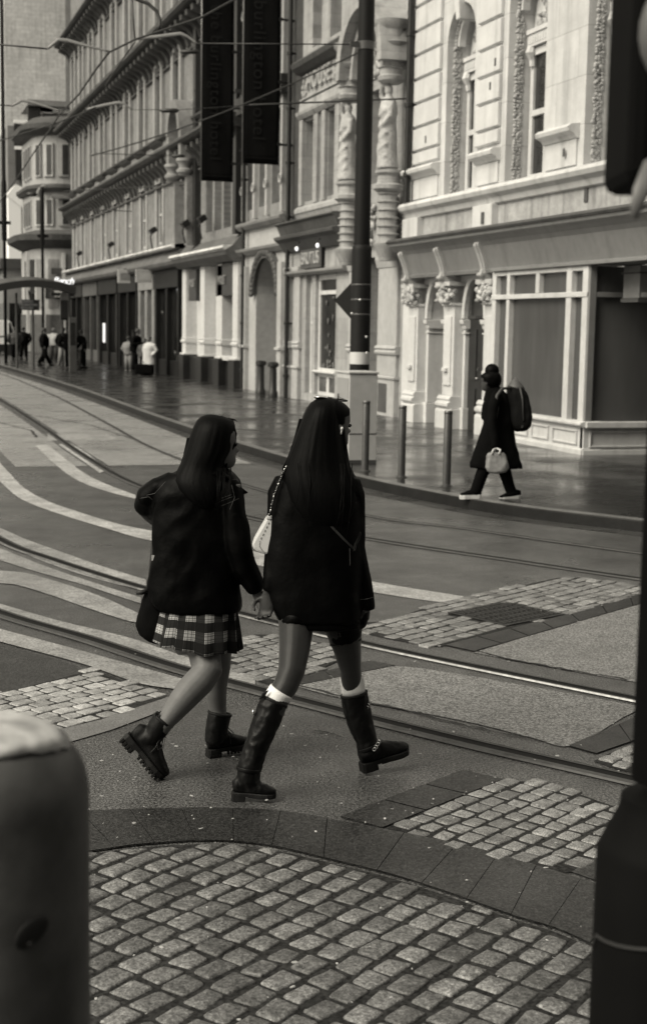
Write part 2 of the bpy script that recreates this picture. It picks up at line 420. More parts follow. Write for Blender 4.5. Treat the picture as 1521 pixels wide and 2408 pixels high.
def setts(name, px, mat, ang, la, lb, gap, top, jit, z=.0045, kind='structure', holes=(), clipto=False, cham=.012, dome=.004):
    poly = [G(u, v).to_2d() for u, v in px]
    if sum(a.x*b.y-b.x*a.y for a, b in zip(poly, poly[1:]+poly[:1])) < 0: poly.reverse()
    hol = [[G(u, v).to_2d() for u, v in h] for h in holes]
    e = Vector((math.cos(ang), math.sin(ang))); f = Vector((-e.y, e.x))
    us = [p.dot(e) for p in poly]; vs = [p.dot(f) for p in poly]
    mb = MB(); row = 0; v = min(vs)-lb; tone = []
    while v < max(vs)+lb:
        u = min(us)-la - (la*.5 if row % 2 else 0) + random.uniform(-.1, .1)*la
        while u < max(us)+la:
            L = la*random.uniform(.88, 1.12)
            c = e*(u+L/2) + f*(v+lb/2)
            ok = inside(c, poly) and not any(inside(c, h) for h in hol)
            hx = L/2-gap/2*random.uniform(.7, 1.3); hy = lb/2-gap/2*random.uniform(.7, 1.3)
            q = [(-hx,-hy), (hx,-hy), (hx,hy), (-hx,hy)]
            q = [c + e*(a+random.uniform(-jit, jit)) + f*(b+random.uniform(-jit, jit)) for a, b in q]
            if clipto and not all(inside(p, poly) for p in q) and (ok or any(inside(p, poly) for p in q)):
                for i in range(len(poly)): 
                    if len(q) >= 3: q = clip(q, poly[i], poly[(i+1) % len(poly)])
                ar = abs(sum(a.x*b.y-b.x*a.y for a, b in zip(q, q[1:]+q[:1])))/2 if len(q) >= 3 else 0
                ok = ar > la*lb*.16
                if ok:
                    cc = sum(q, Vector((0,0)))/len(q); q = [cc + (p-cc)*.93 for p in q]
            if ok:
                cc = sum(q, Vector((0,0)))/len(q)
                # round the corners
                rr = []
                for i in range(len(q)):
                    p = q[i]; a = q[i-1]; b = q[(i+1) % len(q)]
                    k = random.uniform(.07, .17)
                    rr += [p.lerp(a, k), p.lerp(p.lerp(a, k).lerp(p.lerp(b, k), .5), .55), p.lerp(b, k)]
                m = len(rr); h = top + random.uniform(-.003, .003); tx = random.uniform(-.02, .02); ty = random.uniform(-.02, .02)
                def P(p, zz): d = p-cc; return Vector((p.x, p.y, zz + d.x*tx + d.y*ty))
                ch = cham*random.uniform(.7, 1.3)
                def ins(p, dd):
                    d = p-cc; l = d.length; return cc + d*max(0, (l-dd)/l)
                r0 = [P(p, -.02) for p in rr]; r1 = [P(p, h-ch*.75) for p in rr]
                r2 = [P(ins(p, ch*.45), h-ch*.2+random.uniform(-.002, .002)) for p in rr]; r3 = [P(ins(p, ch*1.3), h+random.uniform(-.0016, .0016)) for p in rr]
                r4 = [P(cc+(p-cc)*.45, h+dome*.7+random.uniform(-.0025, .0025)) for p in rr]
                k = len(mb.v); tone += [random.choice((.72, .85, .95, 1, 1, 1.08, 1.2, 1.35))*random.uniform(.93, 1.07)]*(5*m+1)
                mb.v += r0+r1+r2+r3+r4+[Vector((cc.x, cc.y, h+dome))]
                for j in range(4):
                    for i in range(m): mb.f.append((k+j*m+i, k+j*m+(i+1) % m, k+(j+1)*m+(i+1) % m, k+(j+1)*m+i))
                for i in range(m): mb.f.append((k+4*m+i, k+4*m+(i+1) % m, k+5*m))
            u += L
        v += lb*random.uniform(.96, 1.04); row += 1
    o = mb.build(name, mat, smooth=True)
    at = o.data.attributes.new('tone', 'FLOAT', 'POINT'); at.data.foreach_set('value', tone)
    o['kind'] = kind
    return o
SA = math.atan2(.39, .62)
P1 = [(-160,1640),(0,1628),(213,1578),(300,1605),(392,1638),(240,1692),(60,1735),(-160,1790)]
P2 = [(536,1512),(600,1492),(720,1505),(800,1520),(800,1552),(709,1592),(640,1610),(540,1572)]
P3 = A6([(-160,1075),(0,1060),(300,960),(470,925),(800,855),(1040,808),(1250,830),(1490,865),(1700,890),(1700,850),(1490,905),(1340,955),(1040,1035),(700,1113),(330,1212),(260,1214),(0,1170),(-160,1130)])
HOLE = A6([(340,1025),(690,962),(1040,1035),(690,1104)])
P4 = A7([(310,730),(620,600),(790,530),(930,535),(1100,565),(1300,635),(1460,690),(1560,780),(1400,860),(1290,915),(1145,978),(1020,955),(850,915),(640,865),(450,838),(220,768)])
P5 = [(1395,1790),(1440,1768),(1560,1735),(1560,1800),(1480,1815)]
DISC = [(-330,2120),(-60,2040),(100,2015),(210,2008),(330,1994),(480,1985),(620,1995),(780,2030),(920,2065),(1060,2110),(1200,2160),(1300,2190),(1400,2235),(1560,2320),(1700,2480),(1560,2700),(-350,2700)]
sheets_one('sett_joints', [P1, P2, P3, P4, P5, DISC], m_joint, .0052, inc=0)
setts('sett_paving', P1, toned(M('granite_sett_pale', .3, .5, [(5.2, .35), (24, .25), (150, .4)], [(60, .5, .006)], rnz=(4, .35, .6))), SA, .125, .102, .014, .0095, .005, cham=.006, dome=.001)
setts('sett_paving', P2, m_sett, SA, .125, .102, .014, .0095, .005, cham=.006, dome=.001)
setts('sett_paving', P3, m_sett, SA, .14, .11, .014, .009, .005, holes=[HOLE], cham=.006, dome=.001)
setts('sett_paving', P4, m_sett, SA, .112, .096, .019, .0105, .006, cham=.006, dome=.001)
setts('sett_paving', P5, m_sett, SA, .108, .094, .016, .016, .005)
setts('cobble_paving', DISC, m_settb, SA+.06, .134, .108, .021, .0125, .008, clipto=True, cham=.009, dome=.002)

# ---- dark granite slabs: the ring round the cobbles and the straight strips
ring_in = smooth_line([G(u, v).to_2d() for u, v in [(60,2022),(210,2006),(330,1990),(480,1981),(620,1990),(780,2026),(920,2061),(1060,2106),(1200,2156),(1300,2186),(1400,2231),(1560,2318)]], 8)
ring_out = smooth_line([G(u, v).to_2d() for u, v in [(-40,1945),(120,1918),(260,1908),(450,1903),(640,1908),(790,1932),(1000,1972),(1140,2003),(1260,2038),(1380,2075),(1500,2120),(1640,2190)]], 8)
mb = MB(); base = MB()
strip(base, ring_in, ring_out, .0058, .0058)
cuts = [0, 6, 12, 18, 23, 28, 33, 39, 46, 52, 58, 64, 71, 79, 88]
for a, b in zip(cuts, cuts[1:]):
    sel = list(range(a, min(b, 87)+1)); pin = [ring_in[i] for i in sel]; pout = [ring_out[i] for i in sel]
    cc = (sum(pin, Vector((0,0)))+sum(pout, Vector((0,0))))/(2*len(sel)); zz = .0095+random.uniform(-.0008, .0008)
    f = lambda p: cc+(p-cc)*.985
    strip(mb, [f(p) for p in pin], [f(p) for p in pout], zz, zz)
def slabstrip(A, B, C, Dq, n):   # A-B near edge, Dq-C far edge (pixels)
    a, b, c, d = [G(*q).to_2d() for q in (A, B, C, Dq)]
    base.add([(p.x, p.y, .0056) for p in (a, b, c, d)], [(0,1,2,3)])
    for k in range(n):
        t0 = k/n+.006; t1 = (k+1)/n-.006; zz = .0093+random.uniform(-.0006, .0006)
        mb.add([(p.x, p.y, zz) for p in (a.lerp(b, t0), a.lerp(b, t1), d.lerp(c, t1), d.lerp(c, t0))], [(0,1,2,3)])
slabstrip(*A7([(220,768),(820,527),(620,483),(15,712)]), 3)
slabstrip(*A6([(330,1214),(1060,1030),(1110,1075),(500,1250)]), 4)
slabstrip(*A6([(1070,1028),(1720,830),(1720,900),(1120,1072)]), 4)
slabstrip(*A5([(590,668),(1290,525),(1110,490),(590,612)]), 3)
slabstrip((1335,1757),(1560,1660),(1560,1720),(1400,1775), 2)
for o in (base.build('slab_joints', m_joint), mb.build('granite_slabs', m_slab)): o['kind'] = 'structure'
mb = MB(); base2 = base
a = [G(*q) for q in [(-60,1795),(60,1737),(240,1694),(395,1641),(425,1657),(265,1718),(95,1768),(-60,1830)]]
mb.add([(p.x, p.y, .0062) for p in a], [(0,1,6,7),(1,2,5,6),(2,3,4,5)])
mb.build('pale_slabs', m_slabp)['kind'] = 'structure'

# ---- access cover among the setts
hc = [G(u, v) for u, v in HOLE]
root = thing('manhole_cover', sum(hc, Vector())/4, 'dark square iron access cover set among the paving setts', 'manhole cover')
m_iron = M('cast_iron', .016, .6, [(8, .3), (60, .3)], [(50, .4, .004)], spec=.2)
m_iron2 = M('cast_iron_worn', .032, .5, [(20, .3)], spec=.3)
def ring_poly(s, z): 
    c = sum(hc, Vector())/4; return [Vector((*(c+(p-c)*s).to_2d(), z)) for p in hc]
fr = MB(); o_, i_ = ring_poly(1, .015), ring_poly(.93, .015); fr.add(o_+i_, [(k, (k+1) % 4, (k+1) % 4+4, k+4) for k in range(4)]); fr.build('frame', m_iron2, root)
pl = MB(); pl.add(ring_poly(.925, .012), [(0,1,2,3)]); pl.build('plate', m_iron, root)
rb = MB(); q = ring_poly(.86, .012)
for i in range(11):
    t = (i+.5)/11
    a = q[0].lerp(q[1], t); b = q[3].lerp(q[2], t); d = (b-a).normalized(); sx = Vector((-d.y, d.x, 0))*.006
    for j in range(5):
        s, e = a.lerp(b, j/5+.03), a.lerp(b, (j+1)/5-.03)
        rb.hexa([s-sx, s+sx, e+sx, e-sx]+[p+Vector((0,0,.006)) for p in (s-sx, s+sx, e+sx, e-sx)])
rb.build('ribs', m_iron2, root)
# ---- cracks and seams
m_crack = M('crack_dark', .014, .8)
mb = MB()
def crack(px, w, jag, z=.0085):
    P = [G(u, v).to_2d() for u, v in px]; L = []
    for a, b in zip(P, P[1:]):
        k = max(2, int((b-a).length/.05))
        for i in range(k): L.append(a.lerp(b, i/k) + Vector((random.uniform(-jag, jag), random.uniform(-jag, jag))))
    l2 = []
    for i, p in enumerate(L):
        t = (L[min(i+1, len(L)-1)]-L[max(i-1, 0)]).normalized(); l2.append(p+Vector((-t.y, t.x))*w*random.uniform(.3, 1.3))
    strip(mb, L, l2, z, z)
crack(A6([(500,1245),(760,1310),(1000,1350),(1200,1385),(1440,1425)]), .022, .012)
crack(A5([(560,670),(760,720),(900,765),(1130,815),(1290,845),(1520,890)]), .022, .012)
crack(A7([(390,205),(560,250),(740,290),(930,330),(1060,350)]), .02, .01)
crack(A5([(670,1003),(840,1040),(950,1080)]), .012, .01)
crack([(0,995),(72,1013),(85,1030)], .05, .02); crack([(40,971),(208,999),(330,1040)], .035, .02)
crack([(860,1221),(1000,1240),(1260,1272),(1505,1304)], .01, .004)
mb.build('road_crack', m_crack)['kind'] = 'structure'
# ---- pale petals and chips lying about
mb = MB()
spots = [(200,1,1)]
for k in range(190):
    if k < 110: u, v = random.uniform(215, 1400), random.uniform(1700, 2400)
    else: u, v = random.uniform(200, 1480), random.uniform(1500, 1950)
    p = G(u, v, .02 if v < 1990 else .036)
    r = random.choice([.003, .004, .004, .005, .006, .007, .011]); a = random.uniform(0, 6.28); el = random.uniform(.35, .9)
    pts = [p + Vector((math.cos(a)*r*math.cos(t)-math.sin(a)*r*el*math.sin(t), math.sin(a)*r*math.cos(t)+math.cos(a)*r*el*math.sin(t), random.uniform(0, .003))) for t in [i*1.047 for i in range(6)]]
    mb.prism(pts, (0, 0, .0015))
mb.build('fallen_petals', M('petal', .38, .6, [(30, .3)]))['kind'] = 'stuff'
# ------------------------------------------------------------ buildings along the far pavement (facade plane x = XF, street on the -x side)
XF = 11.2
def fbox(mb, a0, a1, z0, z1, d0, d1): return mb.box(XF-d1, XF-d0, a0, a1, z0, z1)
def prof(mb, a0, a1, pts):            # moulding: closed (d, z) outline run along the facade
    return mb.prism([(XF-d, a0, z) for d, z in pts], (0, a1-a0, 0))
def archpts(a0, a1, zs, rise, n=14):
    c = (a0+a1)/2; r = (a1-a0)/2
    return [(c-r*math.cos(math.pi*i/n), zs+rise*math.sin(math.pi*i/n)) for i in range(n+1)]
def wall(mb, a0, a1, z0, z1, ops=(), d=0., depth=.4):
    """front skin with openings (a0,a1,z0,z1[,rise]) and their reveals"""
    x = XF-d; As = {a0, a1}; Zs = {z0, z1}
    for o in ops:
        As |= {o[0], o[1]}; Zs |= {o[2], o[3]}
        if len(o) > 4: Zs.add(o[3]+o[4])
    As = sorted(a for a in As if a0 <= a <= a1); Zs = sorted(z for z in Zs if z0 <= z <= z1)
    for i in range(len(As)-1):
        for j in range(len(Zs)-1):
            ca, cz = (As[i]+As[i+1])/2, (Zs[j]+Zs[j+1])/2
            if any(o[0] < ca < o[1] and o[2] < cz < o[3]+(o[4] if len(o) > 4 else 0) for o in ops): continue
            mb.add([(x, As[i], Zs[j]), (x, As[i+1], Zs[j]), (x, As[i+1], Zs[j+1]), (x, As[i], Zs[j+1])], [(0,1,2,3)])
    for o in ops:
        b0, b1, c0, c1 = o[:4]; path = [(b0, c0), (b0, c1)]
        if len(o) > 4:
            ap = archpts(b0, b1, c1, o[4]); path += ap[1:-1]; top = c1+o[4]
            for (p, q) in zip(ap, ap[1:]):
                mb.add([(x, p[0], p[1]), (x, q[0], q[1]), (x, q[0], top), (x, p[0], top)], [(0,1,2,3)])
        path += [(b1, c1), (b1, c0)]
        for p, q in zip(path, path[1:]+path[:1]):
            mb.add([(x, p[0], p[1]), (x, q[0], q[1]), (x+depth, q[0], q[1]), (x+depth, p[0], p[1])], [(0,1,2,3)])
    return mb
def archband(mb, a0, a1, zs, rise, w, d0, d1, n=16):
    i_ = archpts(a0, a1, zs, rise, n); o_ = archpts(a0-w, a1+w, zs, rise+w, n)
    rings = [[(XF-d0, i_[k][0], i_[k][1]), (XF-d1, i_[k][0], i_[k][1]), (XF-d1, o_[k][0], o_[k][1]), (XF-d0, o_[k][0], o_[k][1])] for k in range(n+1)]
    return mb.loft([[Vector(p) for p in r] for r in rings])
def window(root, a0, a1, z0, z1, rec, fm, pm, fw=.09, vs=(), hs=(), rise=0):
    """sash window: frame part + pane sub-part, rec = recess behind the facade plane"""
    mb = MB(); f0, f1 = -rec, -rec+.07
    fbox(mb, a0, a0+fw, z0, z1, f0, f1); fbox(mb, a1-fw, a1, z0, z1, f0, f1)
    fbox(mb, a0+fw, a1-fw, z0, z0+fw, f0, f1)
    if not rise: fbox(mb, a0+fw, a1-fw, z1-fw, z1, f0, f1)
    else: archband(mb, a0+fw, a1-fw, z1, rise-fw, fw*.98, f0, f1)
    for v in vs: fbox(mb, v-fw*.35, v+fw*.35, z0+fw, z1-(fw if not rise else -rise*.9), f0+.005, f1-.005)
    for h in hs: fbox(mb, a0+fw, a1-fw, h-fw*.4, h+fw*.4, f0+.002, f1+.012)
    o = mb.build('window', fm, root, bevel=.004)
    p = MB(); ap = [(a0+.02, z0+.02), (a0+.02, z1-(0 if rise else .02))] + (archpts(a0+.02, a1-.02, z1, rise-.02)[1:-1] if rise else []) + [(a1-.02, z1-(0 if rise else .02)), (a1-.02, z0+.02)]
    p.add([(XF+rec-.02, a, z) for a, z in ap], [tuple(range(len(ap)))])
    p.build('pane', pm, o)
    return o
def rep(o, dy=0, dz=0, parent=None):
    c = o.copy(); col.objects.link(c); c.location = Vector(o.location)+Vector((0, dy, dz)); ORG[c.name] = ORG[o.name]
    for ch in o.children:
        k = ch.copy(); col.objects.link(k); k.parent = c; ORG[k.name] = ORG[ch.name]
    return c
# materials
m_stone = M('pale_stucco', .56, .62, [(.55, .10), (2.6, .09), (18, .05)], [(30, .18, .006), (3, .12, .02)], streak=.3)
m_stone2 = M('stucco_stained', .34, .65, [(.8, .22), (4, .25), (22, .15)], [(24, .3, .008)], streak=.55)
m_ash = brick_over(M('ashlar_stone', .53, .62, [(.5, .13), (3, .12), (25, .06)], [(30, .2, .005)], streak=.35), .78, 1.5, .006, .62, 'YZ')
m_cream = M('cream_paint', .55, .45, [(1.2, .1), (9, .08)], [(14, .1, .004)], streak=.18)
m_creamd = M('grey_fascia_paint', .19, .42, [(1.1, .1), (8, .08)], [(10, .1, .004)], streak=.2)
m_lead = M('lead_flashing', .06, .5, [(2, .35), (14, .3)], [(12, .5, .02)])
m_glass = M('window_glass', .03, .06, [(.8, .5)], [(1.3, .04, .02)], spec=.6)
m_glassp = M('papered_glass_reflect', .075, .1, [(.9, .4), (3, .15)], [(1.1, .06, .02)], stretch=(1, 1, .22), spec=.55)  # vertical tone streaks in the colour stand for faint reflections on the pane
m_glassk = M('dark_shop_glass', .012, .1, [(1.4, .6), (5, .5)], spec=.28)
m_black = M('black_paint', .009, .35, [(5, .2)])
m_door = M('black_door', .012, .4, [(4, .3)])
m_brick = brick_over(M('aged_brick', .2, .7, [(.35, .22), (2, .15), (5, .16), (30, .2)], [(30, .3, .006)], streak=.4), .085, .24, .008, .75)
m_brickd = brick_over(M('dark_brick', .05, .75, [(.8, .25), (6, .2)], [(30, .3, .006)]), .085, .24, .008, .7)
m_terra = brick_over(M('terracotta_stone', .33, .65, [(.7, .16), (4, .14), (26, .1)], [(22, .3, .008)], streak=.4), .33, .9, .006, .72)
m_carve = M('carved_stone', .36, .65, [(1, .16), (6, .2), (30, .15)], [(14, .6, .03)])
m_sooty = M('sooty_cornice', .06, .7, [(1, .3), (7, .3)], [(14, .4, .02)])
m_band = M('weathered_band', .19, .65, [(1, .2), (8, .2)], [(16, .3, .01)])
m_pale = M('pale_jamb', .36, .6, [(1, .14), (7, .12)])
m_plinth = M('black_plinth', .014, .4, [(3, .3)])

# ================= 1. the pale stucco building
B = thing('shop_building', (XF, 24, 0), 'pale stucco building with arched upper windows and a bay shopfront, nearest on the street', 'building')
W = [(26.0, 27.42, 4.78, 7.72, .71), (22.95, 24.5, 4.78, 7.85, .78), (19.9, 21.45, 4.78, 7.85, .78), (16.6, 18.2, 4.78, 7.85, .78), (13.4, 15.0, 4.78, 7.85, .78)]
mb = MB(); wall(mb, 8, 29.6, 4.5, 12.5, W, 0, .78)
fbox(mb, 29.45, 29.6, .1, 12.5, -1.2, -.003)
mb.build('wall', m_ash, B)
mb = MB()                                   # rusticated blocks
mb.mark(); zs = [5.50]+[5.79+.496*k for k in range(13)]
for a0, a1 in ((27.66, 29.58), (24.72, 25.76), (18.45, 19.6), (15.25, 16.4)):
    mb.mark()
    for z0, z1 in zip(zs, zs[1:]):
        prof(mb, a0, a1, [(.001, z0+.03), (.075, z0+.055), (.075, z1-.012), (.001, z1-.004)])
    z0 = 4.8
mb.parts('rusticated_blocks', m_stone, B, bevel=.012)
mb = MB()                                   # ledges and pedestals
for a0, a1, zz in ((27.66, 29.62, 5.25), (24.7, 25.78, 5.22), (21.6, 22.85, 5.26), (18.4, 19.65, 5.24), (15.2, 16.45, 5.24)):
    prof(mb, a0, a1, [(.0, zz-.02), (.06, zz), (.1, zz+.06), (.2, zz+.1), (.22, zz+.17), (.16, zz+.22), (0, zz+.24)])
    fbox(mb, a0+.06, a1-.06, 4.82, zz-.015, .0015, .035)
prof(mb, 8, 29.64, [(.0, 4.42), (.06, 4.44), (.1, 4.54), (.2, 4.60), (.24, 4.68), (.2, 4.74), (0, 4.8)])
mb.build('string_course', m_stone, B, bevel=.01)
mb = MB()                                   # plain course above the fascia with block brackets
fbox(mb, 8, 29.6, 3.9, 4.44, -.3, -.01)
mb.build('stained_course', m_stone2, B)
mb = MB()
for a in (29.0, 25.2, 19.0):
    mb.mark()
    fbox(mb, a-.45, a+.45, 3.95, 4.43, -.02, .13)
mb.parts('course_blocks', m_stone, B, bevel=.015)
mb = MB()
for a, z in ((25.12, 4.18), (21.3, 4.3)): mb.mark(); fbox(mb, a-.06, a+.06, z-.11, z+.11, .131 if a > 25 else -.008, .15 if a > 25 else .01)
for a, z in ((28.3, 6.0), (25.1, 6.6), (22.0, 5.05), (26.7, 4.95), (24.9, 7.0)): mb.mark(); fbox(mb, a-.035, a+.035, z-.07, z+.07, .0765, .082)
mb.parts('wall_vent', m_sooty, B)
rnd = random.Random(3)
for i, (a0, a1, z0, zs_, ri) in enumerate(W[:4]):
    w_ = window(B, a0+.05, a1-.05, z0+.02, 7.18, .5, m_cream, m_glass, .13, hs=(6.02,))
    mb = MB()                               # carved leaf trim round the reveal
    for sgn, aj in ((-1, a1), (1, a0)):
        mb.mark()
        z = z0+.1
        while z < zs_:
            for k in range(3):
                mb.ball((XF+.17+.05*k+rnd.uniform(-.02, .02), aj+sgn*.012, z+rnd.uniform(-.02, .02)), .04*rnd.uniform(.7, 1.3), .026*rnd.uniform(.6, 1.3), .04*rnd.uniform(.6, 1.3), 6, 4)
            z += .055
    for a, z in archpts(a0, a1, zs_, ri, 34):
        mb.mark()
        for k in range(2): mb.ball((XF+.18+.07*k, a+(.02 if a < (a0+a1)/2 else -.02), z-.02), .045, .045*rnd.uniform(.7, 1.3), .045*rnd.uniform(.7, 1.3), 6, 4)
    mb.parts('carved_trim', m_carve, B, smooth=True)
    mb = MB()                               # transom with fret band, consoles, carved tympanum
    fbox(mb, a0+.02, a1-.02, 7.2, 7.42, -.52, -.36)
    for k in range(14):
        q = a0+.06+k*(a1-a0-.12)/14; fbox(mb, q, q+.05, 7.25, 7.37, -.3595, -.345)
    fbox(mb, a0+.02, a1-.02, 7.422, 7.5, -.52, -.33)
    for q in (a0+.14, a1-.14): mb.tube([(XF+.4, q, 7.19), (XF+.37, q, 7.1), (XF+.42, q, 6.98), (XF+.43, q, 6.86)], [.09, .1, .07, .06], 8)
    tp = archpts(a0+.02, a1-.02, 7.5, ri+zs_-7.52)
    mb.add([(XF+.49, a, z) for a, z in tp], [tuple(range(len(tp)))])
    mb.build('transom', m_stone, B)
    mb = MB()
    for k in range(46):
        an = rnd.uniform(0, 3.14); rr = rnd.random()**.5*.5
        mb.ball((XF+.46, (a0+a1)/2+rr*math.cos(an), 7.56+rr*1.25*math.sin(an)), .06, .07*rnd.uniform(.6, 1.3), .08*rnd.uniform(.6, 1.3), 7, 5)
    mb.build('carved_tympanum', m_carve, B, smooth=True)
    mb = MB(); archband(mb, a0+.12, a1-.12, zs_, ri-.12, .1, -.34, -.2); mb.build('arch_moulding', m_stone, B)
    if i == 0:
        mb = MB(); c = (a0+a1)/2; mb.hexa([(XF-.1, c-.08, 8.1), (XF+.3, c-.08, 8.1), (XF+.3, c+.08, 8.1), (XF-.1, c+.08, 8.1), (XF-.16, c-.13, 8.75), (XF+.3, c-.13, 8.75), (XF+.3, c+.13, 8.75), (XF-.16, c+.13, 8.75)])
        mb.build('keystone', m_stone, B, bevel=.02)
# fascia + cornice over the shop
mb = MB()
prof(mb, 8, 28.75, [(-.3, 3.14), (.34, 3.14), (.36, 3.2), (.3, 3.215), (.44, 3.62), (.5, 3.7), (-.3, 3.7)])
mb.build('fascia', m_creamd, B)
mb = MB(); prof(mb, 8, 28.9, [(-.3, 3.701), (.5, 3.701), (.56, 3.76), (.62, 3.80), (.64, 3.86), (-.3, 3.86)]); fbox(mb, 8, 24.1, 3.142, 3.2, .361, .385); mb.build('cornice', m_creamd, B, bevel=.008)
mb = MB(); prof(mb, 8, 28.95, [(-.3, 3.861), (.66, 3.861), (.68, 3.9), (.62, 3.95), (-.3, 4.0)]); mb.build('lead_capping', m_lead, B)
# ground floor: arches, piers
A = [(27.08, 28.05, .12, 2.3, .8), (25.12, 26.1, .12, 2.3, .78)]
mb = MB(); wall(mb, 24.2, 29.6, .1, 3.2, A, 0, .9); mb.build('ground_wall', m_cream, B)
mb = MB()
for c in (28.45, 26.48, 24.5):
    mb.mark()
    h = .27
    fbox(mb, c-h, c+h, .78, 2.55, .002, .2); fbox(mb, c-h+.09, c+h-.09, .98, 2.35, .2005, .235)
    prof(mb, c-h-.1, c+h+.1, [(0, .1), (.3, .1), (.3, .48), (.26, .52), (0, .52)])
    prof(mb, c-h-.05, c+h+.05, [(0, .521), (.26, .521), (.33, .57), (.33, .63), (.27, .67), (.3, .71), (.25, .779), (0, .779)])
    prof(mb, c-h-.02, c+h+.02, [(0, 2.551), (.24, 2.551), (.26, 2.58), (.24, 2.61), (0, 2.61)])
    fbox(mb, c-.1, c+.1, 1.25, 1.33, .2355, .3)
mb.parts('pilaster', m_cream, B, bevel=.012)
mb = MB()
for c in (28.45, 26.48, 24.5):
    mb.mark()
    for k in range(90):
        mb.ball((XF-.2-rnd.random()*.16, c+rnd.uniform(-.31, .31), 2.62+rnd.random()*.32), .05, .045*rnd.uniform(.5, 1.2), .055*rnd.uniform(.5, 1.2), 7, 5)
    fbox(mb, c-.36, c+.36, 2.94, 3.02, .001, .36)
mb.parts('capital', M('capital_paint', .44, .5, [(3, .2), (14, .2)]), B, smooth=True, auto=40)
mb = MB()
for c in (28.45, 26.48, 24.5):
    mb.mark()
    prof(mb, c-.09, c+.09, [(0, 3.02), (.36, 3.02), (.40, 3.08), (.38, 3.16), (.4, 3.3), (.47, 3.5), (.53, 3.62), (.53, 3.69), (0, 3.69)])
    prof(mb, c-.055, c+.055, [(.3, 3.0), (.42, 3.04), (.44, 3.12), (.41, 3.2), (.44, 3.32), (.51, 3.5), (.57, 3.62), (.56, 3.67), (.3, 3.6)])
    mb.tube([(XF-.42, c-.1, 3.1), (XF-.42, c+.1, 3.1)], .045, 10)
mb.parts('console', M('console_paint', .36, .45, [(2, .15)]), B, bevel=.012)
mb = MB()
for a0, a1, z0, zz, ri in A:
    mb.mark()
    archband(mb, a0+.02, a1-.02, zz, ri-.02, .13, -.05, .06); archband(mb, a0+.1, a1-.1, zz, ri-.1, .06, -.5, -.35)
    for q in (a0, a1):
        prof(mb, q-.09, q+.09, [(-.5, 2.1), (.03, 2.1), (.05, 2.17), (.09, 2.2), (.1, 2.28), (-.5, 2.29)])
        fbox(mb, q-.05, q+.05, .56, 1.99, -.4, .025); fbox(mb, q-.075, q+.075, 2.0, 2.03, -.4, .05); fbox(mb, q-.1, q+.1, .12, .55, -.42, .06)
mb.parts('arch_surround', m_cream, B, bevel=.01)
mb = MB(); a0, a1 = A[0][:2]
fbox(mb, a0, a1, .12, 2.28, -.9, -.75); fbox(mb, a0, a1, 2.28, 3.1, -.9, -.8); fbox(mb, a0+.2, a1-.2, .5, 1.95, -.745, -.715); fbox(mb, a0, a1, 2.16, 2.28, -.74, -.6); fbox(mb, a0, a1, .12, .3, -.74, -.45)
mb.build('blocked_niche', m_band, B, bevel=.01)
mb = MB(); a0, a1 = A[1][:2]
fbox(mb, a0, a1, .12, 2.3, -.9, -.06)
for zz0, zz1 in ((.35, .95), (1.1, 2.1)):
    for q in (a0+.08, (a0+a1)/2+.04): fbox(mb, q, q+.3, zz0, zz1, -.055, -.04)
d_ = mb.build('door', m_door, B, bevel=.008)
mb = MB(); mb.ball((XF+.03, 25.55, 1.15), .03, .03, .03); fbox(mb, 25.5, 25.56, 1.3, 1.36, -.06, -.03); mb.build('handle', m_steel, d_)
mb = MB(); tp = archpts(a0, a1, 2.34, .74); mb.add([(XF+.1, a, z) for a, z in tp], [tuple(range(len(tp)))]); fbox(mb, a0, a1, 2.3, 2.36, -.12, -.03); mb.build('fanlight', m_glass, B)
# bay shopfront
mb = MB(); dp = .31
for a0, a1 in ((24.0, 24.16), (23.42, 23.54), (21.06, 21.24), (20.5, 20.68)): fbox(mb, a0, a1, .66, 3.138, dp-.14, dp+.02)
fbox(mb, 22.26, 22.4, 2.73, 3.138, dp-.13, dp+.01)
fbox(mb, 20.5, 24.16, 2.64, 2.725, dp-.138, dp+.035); fbox(mb, 20.68, 24.0, 3.06, 3.137, dp-.13, dp+.012)
prof(mb, 20.42, 24.2, [(0, .56), (dp+.03, .56), (dp+.1, .6), (dp+.1, .64), (dp+.03, .665), (0, .665)])
sf = mb.build('shopfront', m_cream, B, bevel=.01)
mb = MB(); mb.add([(XF-dp+.08, 20.6, .66), (XF-dp+.08, 24.05, .66), (XF-dp+.08, 24.05, 3.13), (XF-dp+.08, 20.6, 3.13)], [(0,1,2,3)]); mb.build('pane', m_glassp, sf)
mb = MB(); fbox(mb, 20.5, 24.16, .1, .558, 0, dp)
for a0, a1 in ((23.3, 24.0), (22.5, 23.15), (21.7, 22.35), (20.68, 21.55)):
    for (p0, p1, q0, q1) in ((a0, a1, .27, .3), (a0, a1, .48, .51), (a0, a0+.03, .3, .48), (a1-.03, a1, .3, .48)): fbox(mb, p0, p1, q0, q1, dp+.0005, dp+.03)
prof(mb, 20.46, 24.2, [(0, .1), (dp+.05, .1), (dp+.05, .2), (dp+.02, .225), (0, .225)])
mb.build('stall_riser', m_cream, sf, bevel=.008)
